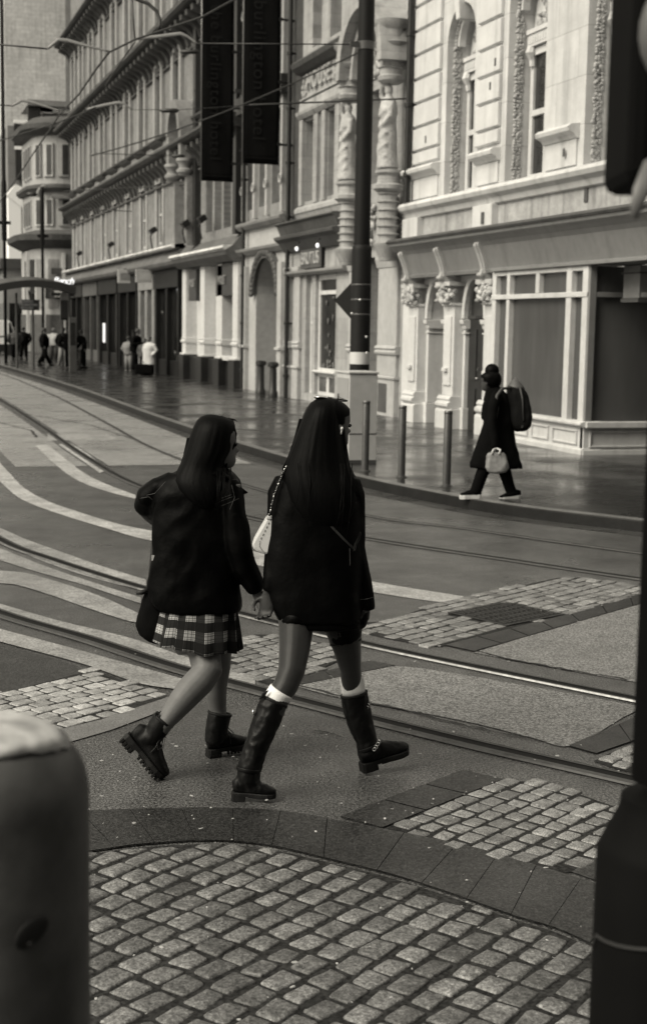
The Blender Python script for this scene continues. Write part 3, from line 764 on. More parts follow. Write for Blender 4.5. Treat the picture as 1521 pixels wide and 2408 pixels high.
# the return of the bay, facing down the street
mb = MB(); y0 = 20.5; x0 = XF-dp
for q in (0, 1.95, 3.6): mb.box(x0+q, x0+q+.12, y0-.045, y0+.1, .66, 3.137)
mb.box(x0+.12, x0+4, y0-.04, y0+.1, 2.64, 2.72)
mb.build('shop_return', m_creamd, B, bevel=.008)
mb = MB(); mb.add([(x0+.05, y0+.04, .66), (x0+4, y0+.04, .66), (x0+4, y0+.04, 3.13), (x0+.05, y0+.04, 3.13)], [(0,1,2,3)]); mb.build('return_pane', m_glassp, B)
mb = MB(); mb.box(x0, x0+4, y0-.02, y0+.1, .1, .56); mb.box(x0, x0+4, y0-.12, y0+.1, .561, .655)
for q in (.1, 2.05):
    for (p0, p1, q0, q1) in ((q, q+1.75, .24, .27), (q, q+1.75, .48, .51), (q, q+.03, .27, .48), (q+1.72, q+1.75, .27, .48)): mb.box(x0+p0, x0+p1, y0-.05, y0-.021, q0, q1)
mb.box(x0-.02, x0+4, y0-.06, y0+.1, .1, .2)
mb.build('return_riser', m_cream, B, bevel=.008)
mb = MB(); mb.box(x0+4, x0+4.2, 8, 20.6, .1, 3.2); mb.box(x0+.7, x0+4.2, 8, 20.4, 3.05, 3.14); mb.build('porch_lining', m_creamd, B)
S = thing('shutter_box', (11.9, 20.0, 2.9), 'plain grey shutter box hung under the shop fascia', 'box')
mb = MB(); mb.box(11.36, 13.6, 19.75, 20.25, 2.62, 3.13); mb.build('casing', m_creamd, S, bevel=.012)
mb = MB(); mb.box(11.34, 13.6, 19.73, 20.27, 2.56, 2.62); mb.box(11.33, 13.6, 19.72, 20.28, 3.0, 3.02); mb.build('edge_trim', m_sooty, S)
mb = MB(); mb.box(11.4, 11.54, 19.745, 19.75, 2.64, 2.71); mb.build('sticker', m_cream, S)
L = thing('ceiling_spotlight', (11.6, 19.4, 3.0), 'tiny dark spotlight under the shop soffit', 'spotlight')
mb = MB(); mb.lathe((11.55, 19.3, 2.97), [(.03, .17), (.05, .1), (.06, .02), (.04, 0)]); mb.build('lamp_body', m_black, L)

# ================= 2. the terracotta arcade building with statues
B = thing('arcade_building', (XF, 34, 0), 'narrow stone arcade building carved with statues and relief letters', 'building')
O2 = [(36.25, 37.2, 5.4, 7.5), (35.52, 35.86, 5.4, 7.5), (34.45, 35.2, 5.4, 7.5), (31.0, 32.0, 5.4, 7.5), (35.9, 36.7, 9.3, 12), (34.3, 35.2, 9.3, 12), (30.4, 31.6, 9.9, 12)]
mb = MB(); wall(mb, 29.6, 37.55, 4.5, 13.5, O2, 0, .45); mb.build('wall', m_terra, B)
mb = MB(); fbox(mb, 37.55, 38.75, 4.4, 13.5, -.5, -.001); mb.build('brick_strip', m_brickd, B)
for i, o in enumerate(O2): window(B, o[0]+.01, o[1]-.01, o[2], o[3], .36, m_pale, m_glass, .11, hs=((o[2]+o[3])/2-.1,))
mb = MB()
for a0, a1 in ((37.22, 37.5), (35.9, 36.2), (35.24, 35.5), (34.1, 34.42)): mb.mark(); fbox(mb, a0, a1, 5.3, 7.55, .001, .1)
mb.parts('window_pilaster', m_terra, B, bevel=.012)
mb = MB()
mb.mark(); prof(mb, 33.4, 37.55, [(0, 7.56), (.1, 7.56), (.18, 7.66), (.2, 7.74), (.1, 7.78), (.08, 8.0), (0, 8.02)])
mb.mark(); prof(mb, 33.4, 37.55, [(0, 4.9), (.1, 4.92), (.16, 5.06), (.2, 5.1), (.2, 5.2), (.1, 5.28), (0, 5.3)])
mb.mark(); fbox(mb, 33.9, 37.5, 8.05, 8.09, .001, .1)
mb.parts('moulding', m_terra, B, bevel=.01)
mb = MB(); prof(mb, 33.4, 37.6, [(0, 8.72), (.16, 8.74), (.3, 8.86), (.34, 8.98), (.24, 9.06), (0, 9.1)]); mb.build('cornice', m_sooty, B, bevel=.01)
mb = MB()
fbox(mb, 34.3, 37.45, 8.1, 8.71, .001, .03)
for k in range(26):
    s_ = 37.2 if k % 2 else 34.45
    mb.ball((XF-.05, s_+rnd.uniform(-.2, .22), 8.4+rnd.uniform(-.26, .26)), .04, .08*rnd.uniform(.5, 1.2), .07*rnd.uniform(.5, 1.2), 6, 4)
rp = mb.build('relief_panel', m_terra, B, smooth=True, auto=30)
text_mesh('HOUSE', .62, .05, (XF-.06, 35.85, 8.42), (0, -1, 0), (0, 0, 1), 'relief_lettering', m_pale, B, spacing=1.05)
# arched hood
mb = MB(); archband(mb, 29.55, 32.15, 7.75, 1.35, .28, .0, .75, 22); archband(mb, 29.75, 31.95, 7.75, 1.15, .17, .0, .5, 22)
mb.build('arched_hood', m_terra, B, smooth=True, auto=40)
mb = MB(); tp = archpts(29.75, 31.95, 7.75, 1.15); mb.add([(XF-.03, a, z) for a, z in tp], [tuple(range(len(tp)))])
for k in range(70):
    an = rnd.uniform(0, 3.14); rr = rnd.random()**.5; mb.ball((XF-.06, 30.85+rr*.95*math.cos(an), 7.8+rr*.95*math.sin(an)), .06, .1*rnd.uniform(.5, 1.2), .1*rnd.uniform(.5, 1.2), 6, 4)
mb.build('hood_carving', m_carve, B, smooth=True)
for u0 in (816, 909):                       # statue bays
    c = XP(u0, 560, 10.8).y
    mb = MB()
    prf = [(.18, 3.55), (.22, 3.7), (.3, 3.84), (.32, 3.92), (.24, 3.96)]
    z = 3.98
    while z < 4.95: prf += [(.2, z), (.2, z+.11), (.245, z+.125), (.245, z+.15), (.2, z+.165)]; z += .175
    prf += [(.26, 5.02), (.34, 5.08), (.34, 5.16), (.26, 5.2), (.24, 5.36), (.3, 5.42), (.3, 5.48), (.2, 5.5)]
    mb.lathe((10.82, c, 0), prf, 18); mb.build('ringed_column', m_terra, B, smooth=True, auto=35)
    mb = MB()
    mb.mark(); prf = [(.2, 7.3), (.28, 7.36), (.3, 7.44), (.25, 7.48), (.25, 7.6), (.29, 7.63), (.25, 7.66), (.25, 7.78), (.29, 7.81), (.25, 7.84), (.25, 8.0), (.36, 8.06), (.4, 8.14), (.3, 8.18), (.3, 8.4), (.4, 8.5), (.42, 8.6), (.2, 8.62)]
    mb.lathe((10.82, c, 0), prf, 18); mb.parts('capital', m_terra, B, smooth=True, auto=35)
    mb = MB(); pts = []; S3 = lambda a, z, d=0: (10.78-d, c+a, z)
    mb.tube([S3(0,5.5), S3(.02,5.8), S3(0,6.2), S3(-.02,6.5), S3(0,6.75), S3(.01,6.95), S3(0,7.05)], [.25,.22,.2,.17,.21,.17,.07], 12)
    mb.tube([S3(.02,5.5,.05), S3(.1,5.9,.1), S3(.06,6.25,.08)], [.12,.13,.1], 8)
    mb.ball(S3(.01,7.17), .1, .1, .13)
    mb.tube([S3(.17,6.9), S3(.27,7.08,.06), S3(.16,7.3,.1), S3(.0,7.36,.05)], [.08,.075,.065,.06], 8)
    mb.tube([S3(-.18,6.9), S3(-.25,6.6,.05), S3(-.1,6.42,.16)], [.08,.07,.06], 8)
    for k in range(5): mb.tube([S3(-.2,6.75-.24*k,.12), S3(0,6.62-.24*k,.2), S3(.2,6.8-.24*k,.12)], [.03,.045,.03], 6)
    o = mb.build('statue', m_carve, B); remesh(o, .035, 2)
    mb = MB()
    for k in range(60): mb.ball((XF-.03-rnd.random()*.08, c+(-.62 if u0 > 900 else -.6)+rnd.uniform(-.3, .3)+ (1.0 if u0 > 900 else 0), 4.45+rnd.uniform(-.45, .5)), .05, .08*rnd.uniform(.4, 1.2), .09*rnd.uniform(.4, 1.2), 6, 4)
    mb.build('carved_panel', m_carve, B, smooth=True)
# ground floor
mb = MB(); O = [(34.35, 36.1, .32, 3.45), (36.35, 36.95, .32, 3.45), (31.2, 32.15, .12, 3.72)]
wall(mb, 29.6, 38.75, .1, 4.5, O, 0, .5); mb.build('ground_wall', m_terra, B)
mb = MB()
for a0, a1 in ((29.75, 31.05), (32.35, 33.15), (37.3, 37.85), (38.2, 38.65)):
    mb.mark()
    fbox(mb, a0, a1, .1, .95, .001, .12); prof(mb, a0-.03, a1+.03, [(0, .951), (.15, .951), (.16, 1.0), (.1, 1.03), (0, 1.03)])
    fbox(mb, a0+.03, a1-.03, 1.031, 3.7, .001, .08); prof(mb, a0-.02, a1+.02, [(0, 1.5), (.12, 1.5), (.14, 1.56), (.1, 1.6), (.14, 1.64), (.1, 1.7), (0, 1.7)])
    prof(mb, a0-.03, a1+.03, [(0, 3.42), (.1, 3.44), (.13, 3.55), (.15, 3.62), (.15, 3.7), (0, 3.7)])
mb.parts('pier', m_pale, B, bevel=.01)
mb = MB(); fbox(mb, 30.2, 30.75, .2, .85, .121, .135); mb.build('service_hatch', M('hatch_grey', .07, .5, [(3, .2)]), B)
sw = window(B, 34.36, 36.09, .9, 3.44, .16, m_cream, m_glassk, .13, hs=(2.98,))
mb = MB(); fbox(mb, 34.36, 36.09, .32, .88, -.3, -.1); prof(mb, 34.3, 36.15, [(-.2, .88), (.02, .88), (.06, .93), (.02, .97), (-.2, .97)]); mb.build('stall_riser', m_cream, B, bevel=.008)
mb = MB()
for a0 in (35.35, 34.5): mb.mark(); fbox(mb, a0, a0+.6, .42, .8, -.099, -.09)
mb.parts('riser_poster', M('riser_poster', .07, .4, [(3, .7), (9, .5)]), B)
mb = MB()
rq = random.Random(9)
for k in range(26): mb.ball((XF+.12, rq.uniform(34.55, 35.9), 1.05+rq.random()**1.6*1.8), .02, rq.uniform(.03, .1), rq.uniform(.03, .12), 6, 4)
fbox(mb, 34.45, 34.75, 2.0, 2.08, -.139, -.12)
mb.build('window_display', M('display_goods', .1, .6, [(6, .9), (14, .6)]), B, smooth=True)
window(B, 36.36, 36.94, .32, 3.44, .2, m_cream, m_pale, .1, hs=(2.2,))
mb = MB()
for k in range(4): fbox(mb, 36.46, 36.84, 2.32+.27*k, 2.52+.27*k, -.17, -.16)
mb.build('stacked_boxes', m_sooty, B)
mb = MB(); fbox(mb, 31.2, 32.15, .12, 2.75, -.5, -.35); mb.build('side_door', m_door, B)
mb = MB()
for k in range(7): fbox(mb, 31.22+.13*k, 31.25+.13*k, 2.78, 3.7, -.4, -.37)
fbox(mb, 31.2, 32.15, 3.2, 3.26, -.42, -.36); mb.build('door_grille', m_sooty, B)
mb = MB(); fbox(mb, 31.2, 32.15, 2.75, 3.72, -.5, -.43); mb.build('door_overlight', m_glassk, B)
mb = MB(); prof(mb, 33.45, 38.7, [(0, 4.1), (.12, 4.12), (.3, 4.36), (.42, 4.44), (.44, 4.52), (.3, 4.56), (0, 4.56)]); prof(mb, 33.5, 38.65, [(0, 4.561), (.26, 4.561), (.36, 4.8), (.44, 4.86), (.4, 4.9), (0, 4.91)])
mb.build('shop_cornice', m_sooty, B, bevel=.01)
mb = MB(); prof(mb, 33.3, 38.5, [(0, 3.46), (.14, 3.46), (.2, 3.52), (.2, 3.58), (0, 3.6)]); mb.build('shop_lintel', m_band, B)
S = thing('shop_sign', (XF-.1, 36, 3.85), 'dark shop sign with tall pale letters under small lamps on the statue building', 'shop sign')
mb = MB(); fbox(mb, 35.3, 37.1, 3.62, 4.12, .082, .13); mb.build('board', m_sooty, S, bevel=.008)
text_mesh('BRUTUS', .46, .012, (XF-.14, 36.2, 3.87), (0, -1, 0), (0, 0, 1), 'lettering', m_pale, S, spacing=.92)
for k, a in enumerate((36.75, 34.9)):
    L = thing('sign_lamp', (XF-.3, a, 4.15), ['glowing globe lamp above the left part of the dark shop sign', 'glowing lamp beside the right end of the dark shop sign'][k], 'lamp', 'lamps over the shop sign')
    mb = MB(); mb.tube([(XF-.1, a, 4.3), (XF-.3, a, 4.3), (XF-.34, a, 4.22)], .015, 6); mb.build('bracket', m_black, L)
    mb = MB(); mb.ball((XF-.34, a, 4.14), .045, .045, .06); mb.build('bulb', M('lit_bulb', .8, .4, emit=.5), L, smooth=True)

# ================= 3. the arched entrance building behind the banners
B = thing('entrance_building', (XF, 41, 0), 'narrow pale building with a carved round arch passage, behind the hanging banners', 'building')
Y0, Y1 = 38.8, 43.85
Oa = [(39.6, 42.15, .12, 3.05, 1.05)]
mb = MB(); wall(mb, Y0, Y1, .1, 5.0, Oa, 0, 3.2); fbox(mb, 39.5, 42.3, .12, 4.3, -3.4, -3.2); mb.build('ground_wall', m_pale, B)
mb = MB(); archband(mb, 39.62, 42.13, 3.05, 1.03, .3, .0, .12)
for k, (a, z) in enumerate(archpts(39.45, 42.3, 3.05, 1.2, 26)): mb.ball((XF-.12, a, z), .08, .12*rnd.uniform(.6, 1.2), .12*rnd.uniform(.6, 1.2), 7, 5)
mb.build('carved_archivolt', m_sooty, B, smooth=True, auto=40)
mb = MB(); prof(mb, Y0, Y1, [(0, 4.2), (.1, 4.22), (.22, 4.34), (.24, 4.42), (0, 4.44)]); prof(mb, Y0, Y1, [(0, 4.98), (.14, 5.0), (.24, 5.1), (.26, 5.18), (.1, 5.24), (0, 5.26)])
mb.build('cornice', m_band, B, bevel=.01)
Ob = [(39.5, 40.5, 5.6, 8.2), (41.0, 41.9, 5.6, 8.2), (42.4, 43.3, 5.6, 8.2), (39.5, 40.5, 9.2, 12.2), (41.0, 41.9, 9.2, 12.2), (42.4, 43.3, 9.2, 12.2)]
mb = MB(); wall(mb, Y0, Y1, 5.0, 14, Ob, 0, .4); mb.build('wall', m_band, B)
for o in Ob: window(B, o[0]+.01, o[1]-.01, o[2], o[3], .3, m_pale, m_glass, .1, hs=((o[2]+o[3])/2,))
mb = MB()
for a in (40.75, 42.15, 43.5, 39.15):
    mb.mark()
    fbox(mb, a-.1, a+.1, 5.3, 12.6, .001, .12)
    for k in range(3): mb.tube([(XF-.14, a+.12*math.cos(t), 6.2+2.6*k+.12*math.sin(t)) for t in [i*.5 for i in range(14)]], .03, 6)
mb.parts('pilaster', m_pale, B, smooth=True, auto=40)
mb = MB(); fbox(mb, Y0, Y1, 8.5, 9.0, .001, .25); mb.build('string_course', m_sooty, B)
mb = MB()
for a in (43.2, 39.15): mb.mark(); fbox(mb, a-.2, a+.2, .1, 3.9, .001, .14); prof(mb, a-.24, a+.24, [(0, 1.4), (.2, 1.42), (.2, 1.5), (0, 1.52)])
mb.parts('pier', m_pale, B, bevel=.01)

# ================= 4. the long brick terrace
B = thing('brick_terrace', (XF, 62, 0), 'long four storey brick and stone terrace with heavy dark cornices and ground floor shops', 'building')
T0, T1 = 43.9, 83.2
cen = [53.6+3.55*k for k in range(8)] + [81.6]; wn = .55
fl = [(5.25, 7.62), (9.45, 12.15), (13.9, 16.7)]
near = [45.9, 47.2, 48.5]
ops = [(c-wn, c+wn, z0, z1) for c in cen for z0, z1 in fl]
ops2 = [(c-.5, c+.5, z0, z1) for c in near for z0, z1 in fl]
mb = MB(); wall(mb, 52.4, T1, 4.5, 20, ops, 0, .45); mb.box(XF, XF+14, T1-.02, T1, 0, 20); mb.build('wall', m_brick, B)
mb = MB(); wall(mb, T0, 52.4, 4.5, 20, ops2, 0, .45); mb.build('near_wall', m_brick, B)
w0 = None
for z0, z1 in fl:
    w0 = window(B, cen[0]-wn, cen[0]+wn, z0, z1, .13 if z0 < 6 else .3, m_pale, m_glass, .12, vs=(cen[0],), hs=((z0+z1)/2,))
    for c in cen[1:]: rep(w0, c-cen[0])
    n0 = window(B, near[0]-.5, near[0]+.5, z0, z1, .36, m_pale, m_glass, .12, hs=((z0+z1)/2,))
    for c in near[1:]: rep(n0, c-near[0])
mb = MB()
for c in cen:
    for z0, z1 in fl:
        mb.mark()
        for s_ in (-1, 1):
            a = c+s_*(wn+.17); fbox(mb, a-.17, a+.17, z0-.25, z1+.12, .001, .05 if z0 < 6 else .14)
        fbox(mb, c-wn-.001, c+wn+.001, z1+.002, z1+.2, .001, .13)
mb.parts('window_surround', M('terrace_stone', .27, .65, [(.8, .2), (6, .15)]), B, bevel=.012)
mb = MB()
for c in cen:
    for z0, z1 in fl:
        mb.mark()
        prof(mb, c-wn-.42, c+wn+.42, [(0, z0-.42), (.14, z0-.4), (.26, z0-.3), (.28, z0-.26), (0, z0-.255)])
        if z0 > 6: prof(mb, c-wn-.42, c+wn+.42, [(0, z1+.2), (.16, z1+.21), (.34, z1+.36), (.36, z1+.42), (0, z1+.5)])
mb.parts('window_hood', m_sooty, B)
mb = MB()
for zc, dd in ((8.2, .75), (12.55, .95), (17.2, .9)):
    prof(mb, T0, T1+dd*.5, [(0, zc), (.2, zc+.02), (.3, zc+.14), (dd-.1, zc+.2), (dd, zc+.28), (dd, zc+.36), (.3, zc+.44), (0, zc+.46)])
    q = T0+.4
    while q < T1:
        prof(mb, q, q+.34, [(0, zc-.62), (.1, zc-.6), (.18, zc-.36), (.32, zc-.2), (dd-.22, zc-.06), (dd-.2, zc+.1), (0, zc+.1)]); q += .9
    prof(mb, T0, T1, [(0, zc+.98), (.14, zc+.99), (.26, zc+1.06), (.28, zc+1.12), (0, zc+1.14)])
    fbox(mb, T0, T1, zc-.75, zc-.68, .001, .1)
mb.build('cornice', m_sooty, B)
mb = MB()
for zc in (8.2, 12.55, 17.2): fbox(mb, T0, T1, zc+.462, zc+.97, .001, .09); prof(mb, T0, T1, [(.09, zc+.66), (.15, zc+.68), (.15, zc+.74), (.09, zc+.76)])
mb.build('frieze', m_band, B)
mb = MB()                                    # arched aedicule
archband(mb, 50.6, 52.3, 8.9, .85, .3, .0, .7); fbox(mb, 50.2, 50.6, 7.9, 8.95, .001, .65); fbox(mb, 52.3, 52.7, 7.9, 8.95, .001, .65)
for a in (50.4, 52.5): mb.lathe((XF-.45, a, 0), [(.2, 7.3), (.3, 7.42), (.3, 7.5), (.22, 7.56), (.22, 7.66), (.32, 7.8), (.3, 7.9)], 12); fbox(mb, a-.2, a+.2, 4.9, 7.3, .001, .42)
mb.build('arched_aedicule', m_band, B, smooth=True, auto=35)
mb = MB()
for a in (44.15, 50.0): mb.mark(); fbox(mb, a-.2, a+.2, 4.95, 17, .001, .22)
mb.parts('dark_pilaster', m_plinth, B, bevel=.01)
mb = MB()                                    # shop fascia line
prof(mb, T0, 52.3, [(0, 4.1), (.3, 4.12), (.5, 4.3), (.55, 4.42), (.3, 4.6), (0, 4.95)])
prof(mb, 52.3, T1+.4, [(0, 4.2), (.35, 4.22), (.45, 4.3), (.5, 4.42), (.2, 4.86), (0, 4.9)])
mb.build('shop_fascia', M('terrace_fascia', .095, .6, [(1, .25), (8, .2)], streak=.3), B)
mb = MB(); prof(mb, 52.3, T1+.4, [(0, 4.901), (.5, 4.901), (.56, 4.96), (.5, 5.02), (0, 5.08)]); prof(mb, T0, 52.3, [(.3, 4.601), (.56, 4.43), (.66, 4.5), (.6, 4.58)]); mb.build('fascia_capping', M('white_flashing', .62, .5, [(1.5, .4), (9, .2)]), B)
# shopfronts: white columned one, then darker ones
mb = MB(); fbox(mb, T0, T1, .1, 4.2, -1.2, -.9); mb.build('shop_interior', m_plinth, B)
mb = MB()
for a in (44.3, 46.4, 49.0, 52.0):
    fbox(mb, a-.32, a+.32, 1.0, 4.1, -.3, .12); prof(mb, a-.36, a+.36, [(-.3, 1.42), (.16, 1.44), (.18, 1.52), (.12, 1.56), (.16, 1.62), (-.3, 1.64)]); prof(mb, a-.36, a+.36, [(-.3, 1.0), (.2, 1.0), (.2, 1.06), (-.3, 1.08)])
for a0, a1 in ((49.3, 51.7), (46.7, 48.7)): fbox(mb, a0, a1, 1.0, 4.1, -.5, -.3)
fbox(mb, 44.6, 46.1, .95, 1.1, -.5, .1)
wf = mb.build('white_shopfront', m_cream, B, bevel=.012)
mb = MB(); fbox(mb, 44.6, 46.1, 1.1, 4.0, -.4, -.3); mb.build('pane', m_glassk, wf)
mb = MB()
for k in range(3): mb.tube([(XF+.28, 45.0+.35*k, 1.1), (XF+.26, 45.0+.35*k, 1.9), (XF+.28, 45.02+.35*k, 2.35)], [.07, .13, .05], 7)
mb.build('shop_dummy', m_sooty, B, smooth=True)
mb = MB()
for a in (44.3, 46.4, 49.0, 52.0): mb.mark(); fbox(mb, a-.38, a+.38, .1, .998, -.3, .24)
fbox(mb, 44.6, 51.7, .1, .94, -.5, -.02); mb.parts('black_plinth', m_plinth, B, bevel=.01)
for k, a in enumerate((50.6, 45.75)):
    S = thing('shop_sign', (XF-.1, a, 3.5), ['small dark square sign with raised letters between white columns', 'wide dark sign panel with raised letters above the white shop window'][k], 'shop sign')
    w2 = (.62, 1.15)[k]
    mb = MB(); fbox(mb, a-w2, a+w2, 2.95+.1*k, 4.05, -.28, .12-.0*k); mb.build('panel', M('sign_dark', .035, .45, [(3, .2)]), S, bevel=.01)
    text_mesh('VAULT' if k else 'VAULT', .42, .015, (XF-.14, a+(.3 if k else 0), 3.55), (0, -1, 0), (0, 0, 1), 'lettering', m_band, S, spacing=.8)
m_shopd = M('dark_shopfront', .011, .5, [(2, .3)], spec=.2)
for k, (a0, a1, mt, gl) in enumerate(((53.2, 57.6, m_shopd, m_glassk), (58.2, 61.3, m_band, m_glassk), (62.0, 66.5, m_shopd, m_glassk), (67.2, 72.5, m_shopd, m_glassk), (73.2, 78, m_sooty, m_glassk), (78.6, 83, m_shopd, m_glassk))):
    mb = MB()
    n_ = 2
    for j in range(n_+1):
        q = lerp(a0, a1, j/n_); fbox(mb, q-.1-(.15 if mt is m_band else 0), q+.1+(.15 if mt is m_band else 0), .1, 3.5, -.12, .1)
    fbox(mb, a0-.13, a1+.13, 3.5, 4.2, -.3, .14); fbox(mb, a0, a1, .1, .7, -.3, -.02)
    o = mb.build('shopfront', mt, B, bevel=.01)
    mb = MB(); fbox(mb, a0, a1, .7, 3.5, -.2, -.1); mb.build('pane', gl, o)
mb = MB()
for a, z, s1, s2 in ((70.2, 1.55, .35, .8), (72.2, 1.5, .3, .6), (76.5, 1.6, .3, .5)): mb.mark(); fbox(mb, a-s1, a+s1, z-s2*.6, z+s2, -.098, -.07)
mb.parts('lit_display', M('lit_display', .7, .5, [(3, .4)], emit=.3), B)
mb = MB()
for k in range(26): a = rq.uniform(53.4, 66); mb.ball((XF+.095, a, rq.uniform(.9, 3.2)), .012, rq.uniform(.05, .2), rq.uniform(.05, .25), 6, 4)
mb.build('window_display', M('display_goods2', .09, .5, [(3, .9)]), B, smooth=True)

# ================= 5. the rounded corner building at the far end
B = thing('corner_building', (10, 96, 0), 'far stone building with a rounded corner and two storeys of tall windows', 'building')
XB = 8.9
path = [(16, 95), (12.7, 95)] + [(12.7-2.2*math.sin(t), 95+2.4*(1-math.cos(t))) for t in [i*math.pi/2/8 for i in range(1, 9)]] + [(10.35, 102), (13, 103)]
pl = [Vector(p) for p in path]
def ppos(s):       # along the plan path from the right
    for a, b in zip(pl, pl[1:]):
        l = (b-a).length
        if s <= l: t = (b-a).normalized(); return a+t*s, t
        s -= l
    return pl[-1], (pl[-1]-pl[-2]).normalized()
def ring_at(d, z): return [Vector((p.x, p.y, z)) for p in offs(pl, -d)]
def band(mb, pts):  # pts (d,z) open profile lofted along the path
    R_ = [ring_at(d, z) for d, z in pts]; n = len(pl)
    for A_, B_ in zip(R_, R_[1:]): mb.add(A_+B_, [(i, i+1, n+i+1, n+i) for i in range(n-1)])
tst = offs(pl, -1.0)[0]; SG = 1 if tst.y < 95 else -1
_ra = ring_at
def ring_at(d, z): return _ra(d*SG, z)
mb = MB(); band(mb, [(0, 0), (0, 15)]); mb.build('wall', M('far_stone', .30, .7, [(.3, .12), (2, .12)]), B)
mb = MB(); band(mb, [(0, 14.1), (.3, 14.2), (.75, 14.5), (.8, 14.8), (0, 15.3)]); band(mb, [(0, 10.5), (.25, 10.55), (.45, 10.75), (.45, 10.95), (0, 11.05)]); band(mb, [(0, 6.9), (.3, 7.0), (1.1, 7.4), (1.2, 7.75), (0, 8.1)])
mb.build('cornice', m_sooty, B)
mb = MB(); band(mb, [(.12, .2), (.12, 6.8)]); mb.build('shop_floor_render', m_pale, B)
pw = MB(); fw_ = MB()
def patch(mb, s, hw, z0, z1, d):
    c, t = ppos(s); nrm = Vector((t.y, -t.x))
    if nrm.y > 0 and abs(nrm.y) > abs(nrm.x): nrm = -nrm
    if nrm.x > 0 and abs(nrm.x) >= abs(nrm.y): nrm = -nrm
    mb.obox((c.x+nrm.x*d, c.y+nrm.y*d, (z0+z1)/2), (t.x, t.y, 0), (nrm.x, nrm.y, 0), (0, 0, 1), hw, .12, (z1-z0)/2)
for s in (3.7, 4.7, 5.6, 7.3, 8.4, 9.6):
    for z0, z1 in ((11.5, 13.6), (8.35, 10.1)):
        f = MB(); patch(f, s, .36, z0, z1, .02); o = f.build('window', m_pale, B)
        f = MB(); patch(f, s-.1, .2, z0+.1, z1-.1, .06); f.build('pane', m_glass, o)
mb = MB()
c, t = ppos(4.7); mb.tube([(c.x+.75*math.cos(a), c.y-.2, 10.15+.75*math.sin(a)) for a in [i*math.pi/10 for i in range(11)]], .16, 6); mb.box(11.4, 13.4, 94.6, 95, 10.05, 10.2)
mb.build('window_arch', m_band, B)
mb = MB()
for z0, z1, x0, x1, in ((3.6, 4.3, 11.0, 13.2), (5.2, 5.6, 11.4, 13.2)): mb.mark(); mb.box(x0, x1, 94.7, 94.86, z0, z1)
mb.parts('shop_window', m_sooty, B)
mb = MB(); mb.box(11.6, 13.2, 94.6, 94.7, 3.75, 4.15)
for x in (9.9, 10.9, 12.2): mb.box(x-.1, x+.1, 94.6, 94.9, .2, 6.6)
mb.build('shop_trim', m_cream, B)
for s_ in (4.4, 5.4, 6.4, 7.8, 9.2):
    f = MB(); patch(f, s_, .36, 3.0, 6.2, .05); f.build('shop_pane', m_glassk if s_ > 6 else m_band, B)
mb = MB(); band(mb, [(.2, .1), (.2, 2.6)]); mb.build('shop_front_dark', m_sooty, B)
B = thing('far_terrace', (8, 120, 0), 'low far row of shops on the left beyond the rounded corner', 'building')
mb = MB(); mb.box(9.3, 12.6, 103.5, 150, 0, 5.8); mb.build('wall', m_band, B)
mb = MB(); mb.box(8.9, 12.65, 103.3, 150, 5.8, 6.5); mb.build('cornice', m_sooty, B)
mb = MB(); mb.box(9.2, 9.3, 104, 149, .2, 3.4); mb.box(9.5, 12.4, 103.4, 103.5, .2, 3.4); mb.build('shop_windows', m_glassk, B)
B = thing('white_gable', (9, 131, 0), 'bright white rendered wall standing above the far row of shops', 'building')
p0 = YP(20, 452, 118); p1 = YP(50, 440, 118)
mb = MB(); mb.box(p0.x, p1.x, 118, 122, 5.8, p0.z-.3); mb.prism([(p0.x-.1, 117.9, p0.z-.3), (p1.x+.1, 117.9, p1.z-1.6), (p1.x+.1, 117.9, p1.z), (p0.x+.6, 117.9, p1.z+.2), (p0.x-.1, 117.9, p0.z-.2)], (0, 4, 0)); mb.build('wall', M('white_render', .9, .6), B)
B = thing('office_block', (14, 135, 0), 'far dark glazed office block with white frames and a flat roof, behind the rounded corner', 'building')
q = lambda u, v: YP(u, v, 135)
mb = MB(); a, b = q(18, 268), q(160, 262); mb.box(a.x, b.x, 135, 150, 0, a.z-1.0); mb.build('wall', m_band, B)
mb = MB()
for u0, u1, v0, v1 in ((33, 63, 292, 345), (65, 95, 252, 300), (36, 62, 305, 420), (68, 98, 312, 470), (98, 140, 268, 330)):
    mb.mark()
    a, b = q(u0, v0), q(u1, v1); mb.box(a.x, b.x, 134.6-.02*u0/10, 135, b.z, a.z)
mb.parts('dark_glazing', m_plinth, B)
mb = MB()
for u0, u1, v0, v1 in ((95, 124, 253, 345), (95, 176, 253, 269), (32, 64, 283, 292), (66, 98, 296, 308), (34, 63, 345, 354), (50, 64, 420, 490)):
    mb.mark()
    a, b = q(u0, v0), q(u1, v1); mb.box(a.x, b.x, 134.1+.01*u0, 134.6, b.z, a.z)
mb.parts('white_frame', M('white_render', .9, .6), B)
mb = MB(); a, b = q(62, 238), q(178, 256); mb.box(a.x, b.x, 133.6, 140, a.z-.5, a.z); mb.build('roof', m_band, B)
B = thing('concrete_tower', (16, 175, 0), 'pale blank concrete tower rising behind everything at the far end', 'tower')
a, b = YP(14, 300, 175), YP(172, 300, 175)
m_tow = brick_over(M('tower_concrete', .56, .8, [(.12, .16), (.5, .12), (2.5, .16)], [(3, .3, .05)], streak=.3), .45, 1.4, .03, .82, 'XZ')
mb = MB(); mb.box(a.x, b.x, 175, 190, 0, 60); mb.build('shaft', m_tow, B)
mb = MB(); f = YP(95, 60, 174.9).x; mb.box(f-.12, f+.1, 174.9, 175, 48, 60); f = YP(162, 60, 174.9).x; mb.box(f-.4, f+.4, 174.7, 175, 0, 60); mb.build('rib', m_band, B)
B = thing('side_block', (8, 190, 0), 'pale far block at the very left edge behind the thin pole', 'building')
